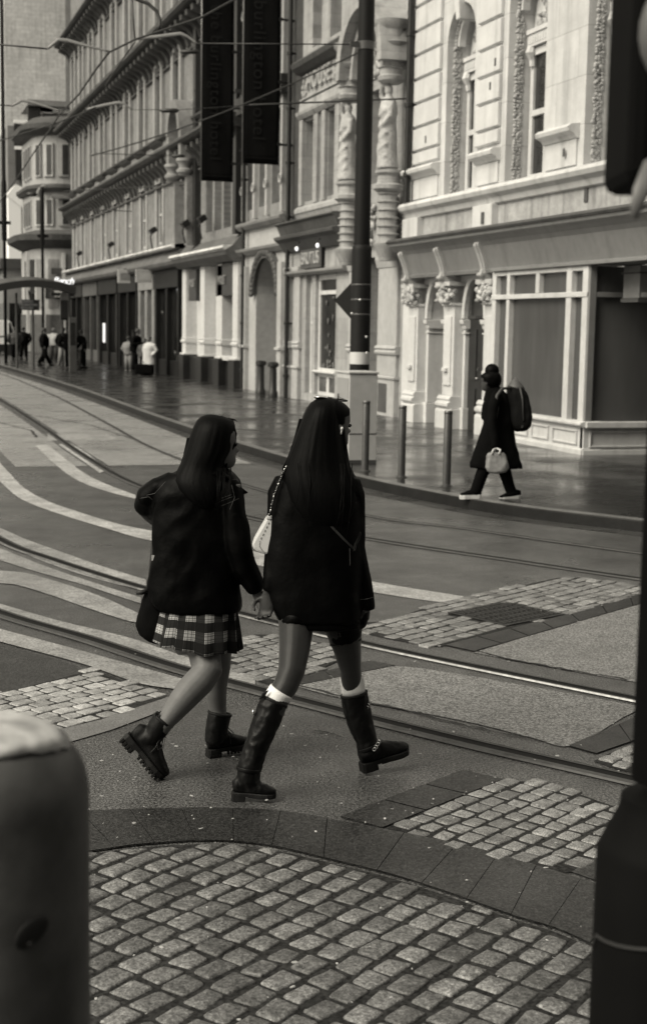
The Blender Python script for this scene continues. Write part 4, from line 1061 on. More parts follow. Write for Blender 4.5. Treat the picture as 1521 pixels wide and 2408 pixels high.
mb = MB(); mb.box(-14, YP(14, 300, 185).x-.2, 185, 195, 0, YP(5, 330, 185).z); mb.build('wall', m_tow, B)

# unseen terrace added behind the camera to cut sky light and shade the foreground
B = thing('added_shade_terrace', (-4, -9, 0), 'unseen dark terrace added behind the camera to shade the foreground', 'building')
mb = MB(); mb.box(-34, 26, -18, -9, 0, 17); mb.build('wall', m_brickd, B)  # wall of the added shade terrace
mb = MB(); mb.box(-34.2, 26.2, -9, -8.5, 4.4, 5.0); mb.box(-34.2, 26.2, -9, -8.4, 12.8, 13.4); mb.build('cornice', m_sooty, B)  # cornices of the added shade terrace
for k in range(12):
    for z in (6, 9.6):
        mb = MB(); mb.box(-32+5*k, -30.2+5*k, -9.05, -8.9, z, z+2.2); mb.build('window', m_glass, B)  # windows of the added shade terrace
NZ0 = noise.noise
# ------------------------------------------------------------ street furniture
m_pole = M('pole_paint', .008, .6, [(2, .2), (20, .15)], [(30, .1, .003)], spec=.2)
m_polel = M('pole_grey', .06, .4, [(2, .2)])
m_boll = M('bollard_steel', .11, .36, [(3, .2), (30, .15)], metal=.6)
m_cab = M('cabinet_grey', .42, .5, [(1.5, .1), (9, .08)], [(20, .1, .003)])
m_white = M('white_plastic', .5, .5, [(4, .1)])
m_cable = M('cable_black', .012, .5, [(9, .2)])
m_arm = M('hanger_grey', .16, .45, [(5, .2)])
PX, PY = 7.06, 20.45
P = thing('tram_pole', (PX, PY, KZ), 'tall thick tram wire pole with a white band, standing behind the grey cabinet', 'pole')
mb = MB(); mb.lathe((PX, PY, 0), [(.122, 3.3), (.12, 6), (.115, 12.5)], 24); mb.build('shaft', m_pole, P, smooth=True, auto=40)
mb = MB(); mb.lathe((PX, PY, 0), [(.15, KZ), (.15, 3.24), (.14, 3.3), (.125, 3.32)], 24); mb.build('lower_sleeve', m_pole, P, smooth=True, auto=40)
mb = MB(); mb.lathe((PX, PY, 0), [(.1515, 1.55), (.152, 1.56), (.152, 1.72), (.1515, 1.73)], 24); mb.build('white_band', m_white, P, smooth=True, auto=40)
mb = MB()
for z in (2.5, 2.72, 2.28): mb.mark(); mb.lathe((PX, PY, 0), [(.151, z), (.154, z+.004), (.154, z+.022), (.151, z+.026)], 24)
mb.parts('clamp_band', m_polel, P, smooth=True, auto=40)
mb = MB(); c = Vector((PX-.06, PY+.19, 2.5)); rg = (Vector((math.cos(R(-40)), math.sin(R(-40)), 0))); h = .30
mb.prism([c-rg*h, c-Vector((0,0,h)), c+rg*h, c+Vector((0,0,h))], (0, .012, 0)); mb.build('diamond_plate', m_pole, P)
mb = MB()
for u, v in ((827, 737), (861, 792), (862, 830), (846, 705)): mb.mark(); q = DP(u, v, 20.55); mb.ball(q, .018, .018, .018, 8, 6)
mb.parts('bolt_or_glint', M('bright_zinc', .7, .3, metal=.6), P, smooth=True)
zc = DP(855, 98, 20.6).z
mb = MB(); mb.lathe((PX, PY, 0), [(.12, zc-.06), (.128, zc-.055), (.128, zc+.055), (.12, zc+.06)], 24); mb.obox((PX-.18, PY-.06, zc), (1,.2,0), (-.2,1,0), (0,0,1), .09, .012, .04); mb.build('wire_collar', m_polel, P, smooth=True, auto=40)
# cabinet
zt = XP(816, 873, 6.62).z
S = thing('utility_cabinet', (6.83, 19.9, KZ), 'pale grey roadside cabinet at the foot of the tram pole', 'cabinet')
mb = MB(); mb.box(6.62, 7.05, 19.6, 20.2, KZ, zt-.035); mb.build('body', m_cab, S, bevel=.008)
mb = MB(); mb.box(6.6, 7.07, 19.58, 20.22, zt-.033, zt); mb.build('lid', m_cab, S, bevel=.01)
mb = MB(); mb.box(6.611, 6.619, 19.64, 20.16, KZ+.12, zt-.1); mb.build('door', M('cabinet_door', .26, .5, [(2, .1)]), S, bevel=.003)
mb = MB(); mb.box(6.60, 6.61, 20.06, 20.1, 1.02, 1.12); mb.build('handle', m_cable, S)
mb = MB(); mb.box(6.615, 7.055, 19.595, 20.205, KZ, KZ+.05); mb.box(6.615, 7.055, 19.596, 19.599, .55, .565); mb.build('plinth', m_polel, S)
# steel bollards on the kerb side
for (u, v, vt), lab in zip(((858, 1108, 942), (943, 1122, 953), (1049, 1143, 965)), ('slim steel bollard in front of the grey cabinet', 'slim steel bollard standing in front of the black sign post', 'slim steel bollard nearest the man with the backpack')):
    g = G(u, v, KZ); t = XP(u, vt, g.x).z
    S = thing('steel_bollard', (g.x, g.y, KZ), lab, 'bollard', 'steel bollards along the far kerb')
    mb = MB(); mb.lathe((g.x, g.y, 0), [(.052, KZ), (.052, t-.05), (.05, t-.045)], 20); mb.build('post', m_boll, S, smooth=True, auto=40)
    mb = MB(); mb.lathe((g.x, g.y, 0), [(.05, t-.0449), (.054, t-.04), (.054, t-.012), (.046, t), (.01, t+.002)], 20); mb.build('cap', m_boll, S, smooth=True, auto=40)
    mb = MB(); mb.lathe((g.x, g.y, 0), [(.075, KZ), (.075, KZ+.012), (.053, KZ+.016)], 20); mb.build('base_ring', m_polel, S, smooth=True, auto=40)
for u, lab in ((613, 'short black cast bollard before the arched passage, on the left of two'), (642, 'short black cast bollard before the arched passage, on the right of two')):
    q = XP(u, 920, 10.75); 
    S = thing('iron_bollard', (q.x, q.y, KZ), lab, 'bollard', 'black bollards at the arched passage')
    mb = MB(); mb.lathe((q.x, q.y, 0), [(.14, KZ), (.14, .25), (.11, .3), (.1, .95)], 14); mb.build('post', m_plinth, S, smooth=True, auto=40)
    mb = MB(); mb.lathe((q.x, q.y, 0), [(.1, .95), (.16, .98), (.16, 1.06), (.12, 1.1), (.02, 1.11)], 14); mb.build('cap', m_plinth, S, smooth=True, auto=40)
# drainpipes
def drain(u, vt, z0, z1, lab, r=.055, x=11.04, xb=11.2, hop=()):
    y = XP(u, vt, x).y
    S = thing('drainpipe', (x, y, z0), lab, 'drainpipe')
    mb = MB(); mb.lathe((x, y, 0), [(r, z0), (r, z1)], 14); mb.build('pipe', m_black, S, smooth=True, auto=40)
    z = z0+.6; mb = MB()
    while z < z1: mb.mark(); mb.lathe((x, y, 0), [(r+.001, z-.05), (r+.022, z-.04), (r+.022, z+.04), (r+.001, z+.05)], 12); mb.box(x, xb, y-.02, y+.02, z-.025, z+.025); z += 1.45
    mb.parts('bracket', m_black, S, smooth=True, auto=40)
drain(572, 600, KZ, 13.5, 'black drainpipe between the white shop and the arched passage', .06)
drain(676, 600, KZ, 13.5, 'black drainpipe between the arched passage and the statue building', .06)
drain(961, 250, 4.75, 12, 'black drainpipe high between the statue building and the stucco building', .075)
drain(462, 300, 5.2, 14, 'black drainpipe on the brick terrace left of the hanging banners', .06)
# black sign post at the pavement edge of the stucco building
q = G(945, 955, KZ); x, y = q.x, q.y; s = q.y/30.
S = thing('sign_post', (x, y, KZ), 'black post with a fat base and a small pale parking plate beside the stucco building', 'sign post')
zf = lambda v: XP(945, v, x).z
mb = MB(); mb.lathe((x, y, 0), [(.06, zf(775)), (.06, zf(600)), (.05, zf(597))], 14); mb.build('upper_post', m_black, S, smooth=True, auto=40)
mb = MB(); mb.lathe((x, y, 0), [(.16, KZ), (.16, zf(930)), (.11, zf(922)), (.13, zf(912)), (.13, zf(895)), (.09, zf(885)), (.085, zf(790)), (.12, zf(784)), (.12, zf(774)), (.06, zf(770))], 16); mb.build('base', m_black, S, smooth=True, auto=40)
c = DP(945, 656, (q-EYE).dot(FWD)-.08)
mb = MB(); mb.obox(c, (1,0,0), (0,1,0), (0,0,1), .07, .008, .23); pl_ = mb.build('sign_plate', M('sign_plate', .26, .5, [(6, .1)]), S, bevel=.004)
mb = MB()
for k in range(5): mb.obox(c+Vector((.0, -.0095, .02-.045*k)), (1,0,0), (0,1,0), (0,0,1), .05, .001, .008)
mb.obox(c+Vector((-.02, -.0095, .14)), (1,0,0), (0,1,0), (0,0,1), .03, .001, .05)
mb.build('printing', m_pole, pl_)
# banners
m_ban = M('banner_cloth', .006, .8, [(1.2, .2), (8, .1)], [(2.5, .25, .03)], spec=.06)
m_bant = M('banner_lettering', .011, .8, spec=.1)
for (u0, u1, vb0, vb1, upipe, lab) in ((473, 548, 424, 429, 572, 'dark hanging hotel banner next to the brick terrace, the longer of two'), (570, 656, 383, 389, 676, 'dark hanging hotel banner next to the statue building, the wider of two')):
    y = XP(upipe, 300, 11.04).y-.05
    a, b = YP(u0, vb0, y), YP(u1, vb1, y); zt_ = 14.5; zb = (a.z+b.z)/2
    S = thing('hotel_banner', (b.x, y, zb), lab, 'banner', 'hotel banners hung from the facade')
    mb = MB(); nx, nz = 8, 30
    for j in range(nz+1):
        for i in range(nx+1):
            X_ = lerp(a.x+.02, b.x, i/nx); Z_ = lerp(zb, zt_, j/nz)
            mb.v.append(Vector((X_, y+.02*math.sin(i*.9+j*.35)*min(1, i/2), Z_)))
    for j in range(nz):
        for i in range(nx): k = j*(nx+1)+i; mb.f.append((k, k+1, k+nx+2, k+nx+1))
    o = mb.build('cloth', m_ban, S, smooth=True); md = o.modifiers.new('thick', 'SOLIDIFY'); md.thickness = .012
    mb = MB(); mb.tube([(a.x, y, zb-.02), (a.x, y, zt_)], .022, 10); mb.build('edge_rod', M('rod_grey', .2, .35, metal=.5), S, smooth=True)
    zz = zb+.55; mb = MB()
    for k in range(5): mb.mark(); mb.tube([(b.x, y, zz), (11.19, y+.05, zz)], .03, 8); mb.obox((b.x, y, zz), (1,0,0), (0,1,0), (0,0,1), .05, .04, .04); zz += 1.65
    mb.parts('bracket_arm', m_black, S)
    cx = a.x+(b.x-a.x)*.42
    zt0 = zb+.62
    for wd in ('hotel', 'burlington', 'the'):
        o = text_mesh(wd, .50, .004, (cx, y-.05, zt0), (0, 0, -1), (1, 0, 0), 'lettering', m_bant, S, align='RIGHT', spacing=1.12); zt0 = max(v.co.z for v in o.data.vertices)+org(S).z+.2
    text_mesh('www.burlingtonhotel.com', .085, .003, (cx+.1, y-.05, zb+.16), (1, 0, 0), (0, 0, 1), 'small_lettering', m_bant, S)
# projecting shop signs
for u, vm, x, w2, h2, lab in ((292, 650, 10.6, .27, .29, 'greyish square projecting sign over the dark shopfronts of the terrace'), (338, 649, 10.6, .32, .26, 'pale framed projecting sign over the dark shopfronts, nearer of two')):
    q = XP(u, vm, x)
    S = thing('projecting_sign', q, lab, 'shop sign', 'projecting signs on the terrace')
    mb = MB(); mb.box(q.x-w2, q.x+w2, q.y-.06, q.y+.06, q.z-h2, q.z+h2); mb.build('panel', m_pale if u > 300 else m_cab, S, bevel=.01)
    mb = MB(); mb.box(q.x-w2*.6, q.x+w2*.9, q.y-.066, q.y-.0605, q.z-h2*.6, q.z+h2*.5); mb.build('face', m_cab if u > 300 else m_band, S)
    mb = MB(); mb.tube([(q.x, q.y, q.z+h2+.03), (11.2, q.y, q.z+h2+.03)], .02, 6); mb.tube([(q.x, q.y, q.z+h2-.01), (q.x, q.y, q.z+h2+.03)], .02, 6); mb.build('bracket', m_black, S)
# floodlights over the fascia
for i, (u, v, lab) in enumerate(((475, 515, 'black floodlight on the terrace fascia beneath the longer banner'), (436, 526, 'black floodlight on the terrace fascia at the end of the white flashing'), (360, 542, 'black floodlight over the terrace fascia between two windows, third from the banner'), (261, 575, 'small black floodlight in the middle of the terrace fascia'), (187, 596, 'tiny black floodlight at the far end of the terrace fascia'))):
    q = XP(u, v, 10.75); b0 = .16
    S = thing('floodlight', q, lab, 'floodlight', 'floodlights along the terrace fascia')
    mb = MB(); mb.obox(q, (.7, 0, .5), (0, 1, 0), (-.5, 0, .7), .13, .2, .1); mb.build('lamp_body', m_black, S, bevel=.01)
    mb = MB(); mb.obox(q+Vector((.1, 0, .09)), (.7, 0, .5), (0, 1, 0), (-.5, 0, .7), .01, .17, .07); mb.build('lens', m_pale, S)
    mb = MB(); mb.tube([q, q+Vector((-.1, 0, -.25)), (10.75, q.y, 4.95)], .03, 6); mb.build('bracket', m_black, S)
# shelter, board, lit sign, totem, poles, van at the far left
m_roof = M('shelter_roof', .022, .35, [(1, .2)])
S = thing('tram_shelter', (7, 63, KZ), 'tram stop shelter with a curved dark canopy on thin posts', 'shelter')
mb = MB(); n = 10
rings = [[Vector((lerp(5.0, 8.3, i/n), 60.5+q, 3.18+.35*math.sin(math.pi*i/n*.8+.3)+.1*(q > 2)+dz)) for q, dz in ((0, 0), (3.2, 0), (3.2, .42), (0, .3))] for i in range(n+1)]
mb.loft(rings); mb.build('canopy', m_roof, S, smooth=True, auto=30)
mb = MB()
for x, y in ((5.15, 61.2), (5.95, 61.6), (6.7, 62.2), (8.15, 61.5)): mb.mark(); mb.tube([(x, y, KZ), (x, y, 3.3)], .05, 8)
mb.parts('leg', m_polel, S)
S = thing('departure_board', (6.75, 60.3, 2.8), 'black electronic departure board hung beneath the shelter canopy', 'departure board')
a, b = YP(53, 704, 60.3), YP(94, 730, 60.3)
mb = MB(); mb.box(a.x, b.x, 60.3, 60.45, b.z, a.z); mb.build('casing', m_black, S, bevel=.01)
text_mesh('LIBRARY      1\nEDGBASTON    6\nWOLVES      12', .13, .003, ((a.x+b.x)/2, 60.29, (a.z+b.z)/2), (1, 0, 0), (0, 0, 1), 'lettering', M('board_text', .2, .5, emit=.02), S)
mb = MB(); mb.tube([((a.x+b.x)/2, 60.4, a.z), ((a.x+b.x)/2, 61, a.z+.35)], .04, 6); mb.build('hanger', m_black, S)
S = thing('lit_sign', YP(150, 664, 66), 'glowing white script sign above a lit bar at the far end of the terrace', 'lit sign')
a, b = YP(138, 671, 66), YP(163, 678, 66)
m_lit = M('lit_white', .9, .5, emit=1.6); m_lit2 = M('lit_script', .75, .5, emit=.55)
mb = MB(); mb.box(a.x, b.x, 66, 66.12, b.z, a.z); mb.build('lit_bar', m_lit, S, bevel=.04)
text_mesh('Bench', .42, .03, YP(149, 661, 66), (1, 0, 0), (0, 0, 1), 'lettering', m_lit2, S, shear=.4, spacing=.9)
mb = MB(); mb.tube([(a.x+.2, 66.1, b.z+.05), (a.x+.6, 66.4, b.z-.25)], .05, 6); mb.box(a.x-.3, b.x+.3, 66.3, 66.5, b.z-.35, b.z-.2); mb.build('bracket', m_black, S)
g = G(172, 876, KZ)
S = thing('info_totem', (g.x, g.y, KZ), 'dark upright information totem in the middle of the far crowd', 'totem')
mb = MB(); mb.box(g.x-.15, g.x+.15, g.y-.1, g.y+.1, KZ, 2.3); mb.build('column', m_polel, S, bevel=.02)
mb = MB(); mb.box(g.x-.1, g.x+.1, g.y-.105, g.y-.1005, 1.2, 2.1); mb.build('panel', m_glassk, S)
g = YP(153, 800, 63)
S = thing('poster_case', (g.x, 63, KZ), 'grey poster case with a white header on the shelter end', 'poster case')
a, b = YP(143, 692, 62.9), YP(164, 748, 62.9)
mb = MB(); mb.box(a.x, b.x, 62.9, 63.05, b.z, a.z-.25); mb.build('face', m_polel, S)
mb = MB(); mb.box(a.x, b.x, 62.89, 63.06, a.z-.25, a.z+.05); mb.build('header', m_pale, S, bevel=.03)
mb = MB(); mb.box(a.x, b.x, 62.88, 63.07, b.z-.1, b.z); 
mb.tube([(a.x+.1, 63, KZ), (a.x+.1, 63, b.z)], .04, 6); mb.build('stand', m_black, S)
g = G(188, 868, KZ)
S = thing('marker_post', (g.x, g.y, KZ), 'thin grey post with a bright white cap beside the far crowd', 'post')
mb = MB(); mb.tube([(g.x, g.y, KZ), (g.x, g.y, .95)], .05, 10); mb.build('post', m_polel, S, smooth=True)
mb = MB(); mb.lathe((g.x, g.y, 0), [(.07, .95), (.09, 1.0), (.09, 1.2), (.05, 1.25)], 10); mb.build('cap', m_white, S, smooth=True)
for u, v, zt2, r, lab in ((15, 853, 34, .10, 'very tall thin pole at the left edge, before the far tower'), (103, 850, 6.6, .09, 'dark column rising behind the shelter canopy')):
    g = G(u, v, KZ)
    S = thing('far_pole', (g.x, g.y, KZ), lab, 'pole')
    mb = MB(); mb.lathe((g.x, g.y, 0), [(r*.8, KZ), (r*.8, 5.9), (r*1.3, 6), (r*1.3, 8.6), (r, 8.8), (r*.8, zt2)], 10); mb.build('shaft', m_pole, S, smooth=True)
    mb = MB(); mb.box(g.x-.25, g.x+.3, g.y-.08, g.y+.08, min(6.7, zt2-.3), min(6.85, zt2-.15)); mb.build('collar', m_pole, S)
S = thing('white_van', (7.8, 88, 0), 'white van crossing the side street behind the shelter', 'van')
a, b = YP(-30, 752, 88), YP(44, 832, 88); x0, x1 = a.x, b.x; z1 = a.z
mb = MB(); pf = [(x0, .55), (x1, .55), (x1, 1.0), (x1-.12, 1.15), (x1-.42, z1-.1), (x1-.6, z1), (x0, z1)]
mb.prism([(x, 88, z) for x, z in pf], (0, 1.9, 0)); mb.build('body', M('van_white', .85, .3, [(2, .05)]), S, bevel=.03)
mb = MB(); mb.box(x0-.01, x1+.03, 87.97, 89.93, .3, .75); mb.box(x0-.01, x1-.01, 87.98, 87.999, 1.16, 1.24); mb.build('sill', m_plinth, S, bevel=.02)
mb = MB()
for x in (x0+.5, x1-.55): mb.mark(); mb.lathe((x, 87.96, .33), [(.33, 0), (.33, .22)], 16, axis=(0, 1, 0))
mb.parts('wheel', m_cable, S)
mb = MB(); mb.prism([(x1-.55, 87.985, 1.2), (x1-.2, 87.985, 1.2), (x1-.47, 87.985, z1-.14), (x1-.55, 87.985, z1-.14)], (0, .02, 0)); mb.build('window', m_glassk, S)
# ------------------------------------------------------------ overhead line
def wire(lab, pts, r=.011, cat='wire', name='overhead_wire', mat=None, sag=0, n=10):
    P_ = [Vector(p) for p in pts]; out = []
    if sag and len(P_) == 2:
        for i in range(n+1): t = i/n; q = P_[0].lerp(P_[1], t); q.z -= sag*4*t*(1-t); out.append(q)
    else: out = P_
    mb = MB(); mb.tube(out, r, 6); mb.base = out[0].copy()
    o = mb.build(name, mat or m_cable, None, smooth=True); return tag(o, lab, cat, 'overhead tram line')
Zc = 6.05
wire('thick contact wire bending down past both hangers towards the far left', [G(u, v, Zc) for u, v in ((640,-45),(548,0),(475,40),(320,92),(257,123),(225,165),(186,222),(140,270),(118,305),(85,352),(40,420),(0,475),(-30,505))], .016)
wire('thin slack wire hanging left below the cable loop', [G(u, v, Zc) for u, v in ((318,99),(295,130),(266,173),(248,202))], .009)
wire('contact wire sloping up from the left edge to the lower hanger', [G(u, v, Zc) for u, v in ((-40,342),(0,331),(126,292),(202,263),(225,252))], .014)
d1 = (G(257,123,Zc)-EYE).dot(FWD); d2 = (G(142,262,Zc)-EYE).dot(FWD)
wire('short span wire at the left edge leading to the upper hanger', [DP(-20,103,d1), DP(112,115,d1)], .012)
wire('taut span wire from the upper hanger across the banners to the tram pole', [DP(462,102,d1), (PX-.2, PY-.05, zc)], .009)
wire('short span wire at the left edge leading to the lower hanger', [DP(-20,245,d2), DP(30,249,d2)], .011)
wire('thin span wire from the lower hanger to the black drainpipe', [DP(310,258,d2), DP(372,258,d2), DP(425,258,d2+.5), DP(586,247,d2+1.5)], .006)
wire('dark span wire crossing behind the tram pole to the drainpipe', [DP(586,247,d2+1.5), XP(958,232,11.05)], .017)
wire('long diagonal wire rising from the terrace to the top of the drainpipe', [DP(215,366,42), XP(962,64,11.05)], .02, sag=.25)
wire('far span wire reaching the terrace below the first cornice', [DP(150,450,58), XP(440,435,11.15)], .022)
wire('farthest short span wire low on the terrace', [DP(165,490,62), DP(310,497,60)], .018)
wire('far span wire between the two terrace cornices', [DP(225,361,44), DP(330,364,44), XP(440,366,11.1)], .012)
def hanger(lab, px, d, w=4.2):
    mb = MB(); pts = [DP(u, v, d) for u, v in px]; r_ = w*d/FP
    fine = []
    for i in range(len(pts)-1):
        for k in range(5): fine.append(pts[i].lerp(pts[i+1], k/5))
    fine.append(pts[-1])
    mb.tube(fine, [r_*(.55+.45*math.sin(math.pi*min(1, .15+i/len(fine)))) for i in range(len(fine))], 8, rb=r_*.35, side=UPV); mb.base = pts[0].copy()
    o = mb.build('wire_hanger', m_arm, None, smooth=True)
    return tag(o, lab, 'wire hanger', 'bent hanger bars of the tram line')
hanger('upper bent grey hanger bar, left of the cable loop', [(112,115),(138,93),(160,95),(205,108),(257,121)], d1, 4.6)
hanger('upper bent grey hanger bar, right of the cable loop', [(322,91),(372,86),(424,79),(440,85),(463,102)], d1, 4.6)
hanger('lower bent grey hanger bar above the office block', [(30,249),(52,236),(72,239),(104,249),(142,261)], d2, 3.8)
hanger('lower bent grey hanger bar before the terrace cornice', [(205,257),(246,247),(280,241),(293,244),(310,258)], d2, 3.8)
wire('thick black feeder cable looping down from the top', [DP(u, v, d1) for u, v in ((290,-20),(325,0),(350,9),(368,26),(377,46),(376,60),(373,72))], .026, 'cable', 'feeder_cable')
wire('thin dropper wire falling from the top to the upper hanger', [DP(u, v, d1) for u, v in ((312,-10),(314,40),(318,96))], .011, 'cable', 'dropper_wire')
def insul(lab, a, b, d, r):
    mb = MB(); p, q = DP(*a, d), DP(*b, d); mb.tube([p, p.lerp(q, .05), p.lerp(q, .1), p.lerp(q, .9), p.lerp(q, .95), q], [r*.4, r*.5, r, r, r*.5, r*.4], 10); mb.base = p.copy()
    return tag(mb.build('insulator', m_cable, None, smooth=True), lab, 'insulator', 'insulators on the span wires')
insul('black insulator rod on the span wire left of the longer banner', (376,260), (421,260), d2, .04)
insul('black insulator rod beside the edge of the longer banner', (424,122), (470,122), d1+3, .035)
insul('far small black insulator rod on the wire before the rounded building', (63,457), (88,457), 60, .09)
insul('far small black insulator rod between the terrace cornices', (404,367), (436,367), 44.3, .05)
# ------------------------------------------------------------ the near bollard and the traffic signal
d = 2.3; c = DP(-34, 1725, d); r = 241*d/FP; zt = c.z+.02
S = thing('near_bollard', (c.x, c.y, 0), 'very close blurred stout grey bollard with a worn rounded top painted sky-bright', 'bollard')
m_nb = M('bollard_paint', .06, .5, [(4, .45), (14, .4)], [(30, .2, .004)])
prf = [(r, 0), (r, zt-.12)]+[(r-.115+.115*math.cos(t), zt-.12+.115*math.sin(t)) for t in [i*math.pi/2/10 for i in range(1, 11)]]+[(.02, zt)]
mb = MB(); mb.lathe((c.x, c.y, 0), prf, 48); mb.build('body', m_nb, S, smooth=True, auto=60)
mw = M('worn_skylit_cap', .55, .5, [(9, .5), (24, .3)], [(16, .3, .004)])  # bare worn metal, made paler still to stand for sky light on the dome
mb = MB(); nn = 48; rings = []
for j in range(7):
    rg_ = []
    for k in range(nn):
        a = 6.28318*k/nn; e_ = r*(.78+.06*NZ0(Vector((math.cos(a)*1.3, math.sin(a)*1.3, 4.)))+.06*NZ0(Vector((math.cos(a)*7, math.sin(a)*7, 1.)))); q_ = e_*(1-j/6.2)
        t_ = max(0., q_-(r-.115)); z_ = zt-.115+math.sqrt(max(0, .115**2-t_**2))+.0012
        rg_.append(Vector((c.x+q_*math.cos(a), c.y+q_*math.sin(a), z_)))
    rings.append(rg_)
mb.loft(rings); mb.build('worn_skylit_top', mw, S, smooth=True)
q = DP(112, 2222, d-.14)
to = (EYE-q).normalized(); dirv = Vector((q.x-c.x, q.y-c.y, 0)).normalized(); q = Vector((c.x, c.y, q.z))+dirv*(r+.001)
tg = Vector((0,0,1)).cross(dirv)
mb = MB(); mb.ball(q, .004, .032, .02, 16, 8, basis=(dirv, (tg*.85+Vector((0,0,.5))).normalized(), (Vector((0,0,1))*.85-tg*.5).normalized())); mb.build('slot', M('deep_black', .004, .7), S, smooth=True)
mb = MB(); mb.ball(q+Vector((0,0,-.016))+tg*(-.004), .005, .007, .004, 10, 6, basis=(dirv, tg, Vector((0,0,1)))); mb.build('bolt_or_glint', m_steeld, S, smooth=True)  # small steel ball added as the glint inside the slot
d = 2.45; c = DP(1566, 1960, d)
S = thing('signal_pole', (c.x, c.y, 0), 'close blurred black pole with a wide base at the right edge', 'pole')
zv = lambda v: DP(1500, v, d-.1).z
mb = MB(); mb.lathe((c.x, c.y, 0), [(.064, zv(1870)), (.064, 3.6)], 32); mb.build('shaft', M('signal_black', .003, .7, [(6, .3)], spec=.05), S, smooth=True, auto=40)
mb = MB(); mb.lathe((c.x, c.y, 0), [(.118, 0), (.118, zv(2055)), (.11, zv(2030)), (.082, zv(1945)), (.08, zv(1915)), (.068, zv(1905))], 32); mb.build('wide_base', M('pole_base', .004, .65, [(5, .3)], spec=.06), S, smooth=True, auto=40)
rg2 = (EYE-c); rg2.z = 0; rg2.normalize(); sd2 = Vector((0,0,1)).cross(rg2)
mb = MB(); z0 = zv(2235)
mb.tube([Vector((c.x, c.y, 0))+(rg2*math.cos(a)+sd2*math.sin(a))*.1195+Vector((0,0,z0-.02*abs(math.sin(a*1.1))-(.03 if a < -1.2 else 0))) for a in [-1.3+i*.16 for i in range(15)]], .003, 6); mb.build('door_seam', M('seam_grey', .022, .6), S)
d = 2.22; c = DP(1412, 462, d); ax = RGT.copy(); ax.z = 0; ax.normalize(); ay = Vector((0,0,1)).cross(ax)
S = thing('traffic_signal', c, 'close blurred black traffic signal head in the upper right corner', 'traffic signal')
hw = .155; bz = c.z; tz = bz+.98
cc = c+ax*hw-ay*.10
m_sig = M('signal_black', .003, .7, [(6, .3)], spec=.05)
mb = MB(); mb.obox((cc.x, cc.y, (bz+tz)/2), ax, ay, (0,0,1), hw, .10, (tz-bz)/2); mb.build('housing', m_sig, S, bevel=.02)
fr = cc-ay*.101
for k in range(3):
    zl = DP(1640, 150, d).z+.32*(k-0); lc = Vector((fr.x, fr.y, zl))-ax*.05
    mb = MB(); mb.lathe(lc, [(.1, -.002), (.1, .004), (.07, .016), (.02, .022)], 28, axis=-ay); mb.build('lens', M('signal_lens', .09, .35, [(9, .2)]), S, smooth=True)
    mb = MB(); R1 = [[lc+ax*(rr*math.sin(a))+Vector((0,0,rr*math.cos(a)))-ay*dd for dd, rr in ((0, .108), (.17, .112), (.17, .116), (0, .116))] for a in [-1.9+i*.2 for i in range(20)]]
    if k: mb.loft(R1); mb.build('visor', m_black, S, smooth=True, auto=40)
mb = MB(); q0, q1, q2 = DP(1488, 512, 2.0), DP(1506, 450, 2.0), DP(1545, 370, 2.02); mb.tube([q0, q1, q2], [.006, .012, .016], 8, rb=.003, side=RGT); mb.build('bracket', m_arm, S, smooth=True)
# ------------------------------------------------------------ people
from mathutils.bvhtree import BVHTree
NZ = noise.noise
DPH = Vector((FWD.x, FWD.y, 0)).normalized(); RTH = Vector((RGT.x, RGT.y, 0)).normalized(); ZUP = Vector((0, 0, 1))
m_skin = M('skin', .12, .55, [(9, .1), (40, .06)], [(60, .08, .002)], spec=.3)
m_skind = M('sheer_tights', .015, .5, [(6, .2), (60, .08)], spec=.25, sheen=.25)
m_hair = M('black_hair', .0025, .5, [(3, .3)], [(1.0, .35, .003)], stretch=(120, 120, 5), spec=.05)
m_leather = M('black_leather', .0012, .42, [(7, .25)], [(9, .5, .012), (60, .25, .003), (260, .15, .001)], spec=.05, rnz=(5, .36, .6))
m_bootl = M('boot_leather', .004, .36, [(9, .25)], [(14, .45, .008), (90, .2, .002)], spec=.16, rnz=(8, .3, .6))
m_sole = M('rubber_sole', .008, .65, [(20, .2)], spec=.2)
m_sock = M('white_sock', .72, .8, [(20, .06)], [(120, .3, .002)])
m_metal = M('bright_metal', .75, .22, metal=1.)
m_lace = M('lace', .013, .7)
m_stitch = M('stitching', .045, .7)
m_coatk = M('black_wool', .003, .9, [(6, .2)], [(14, .3, .012)], spec=.05)
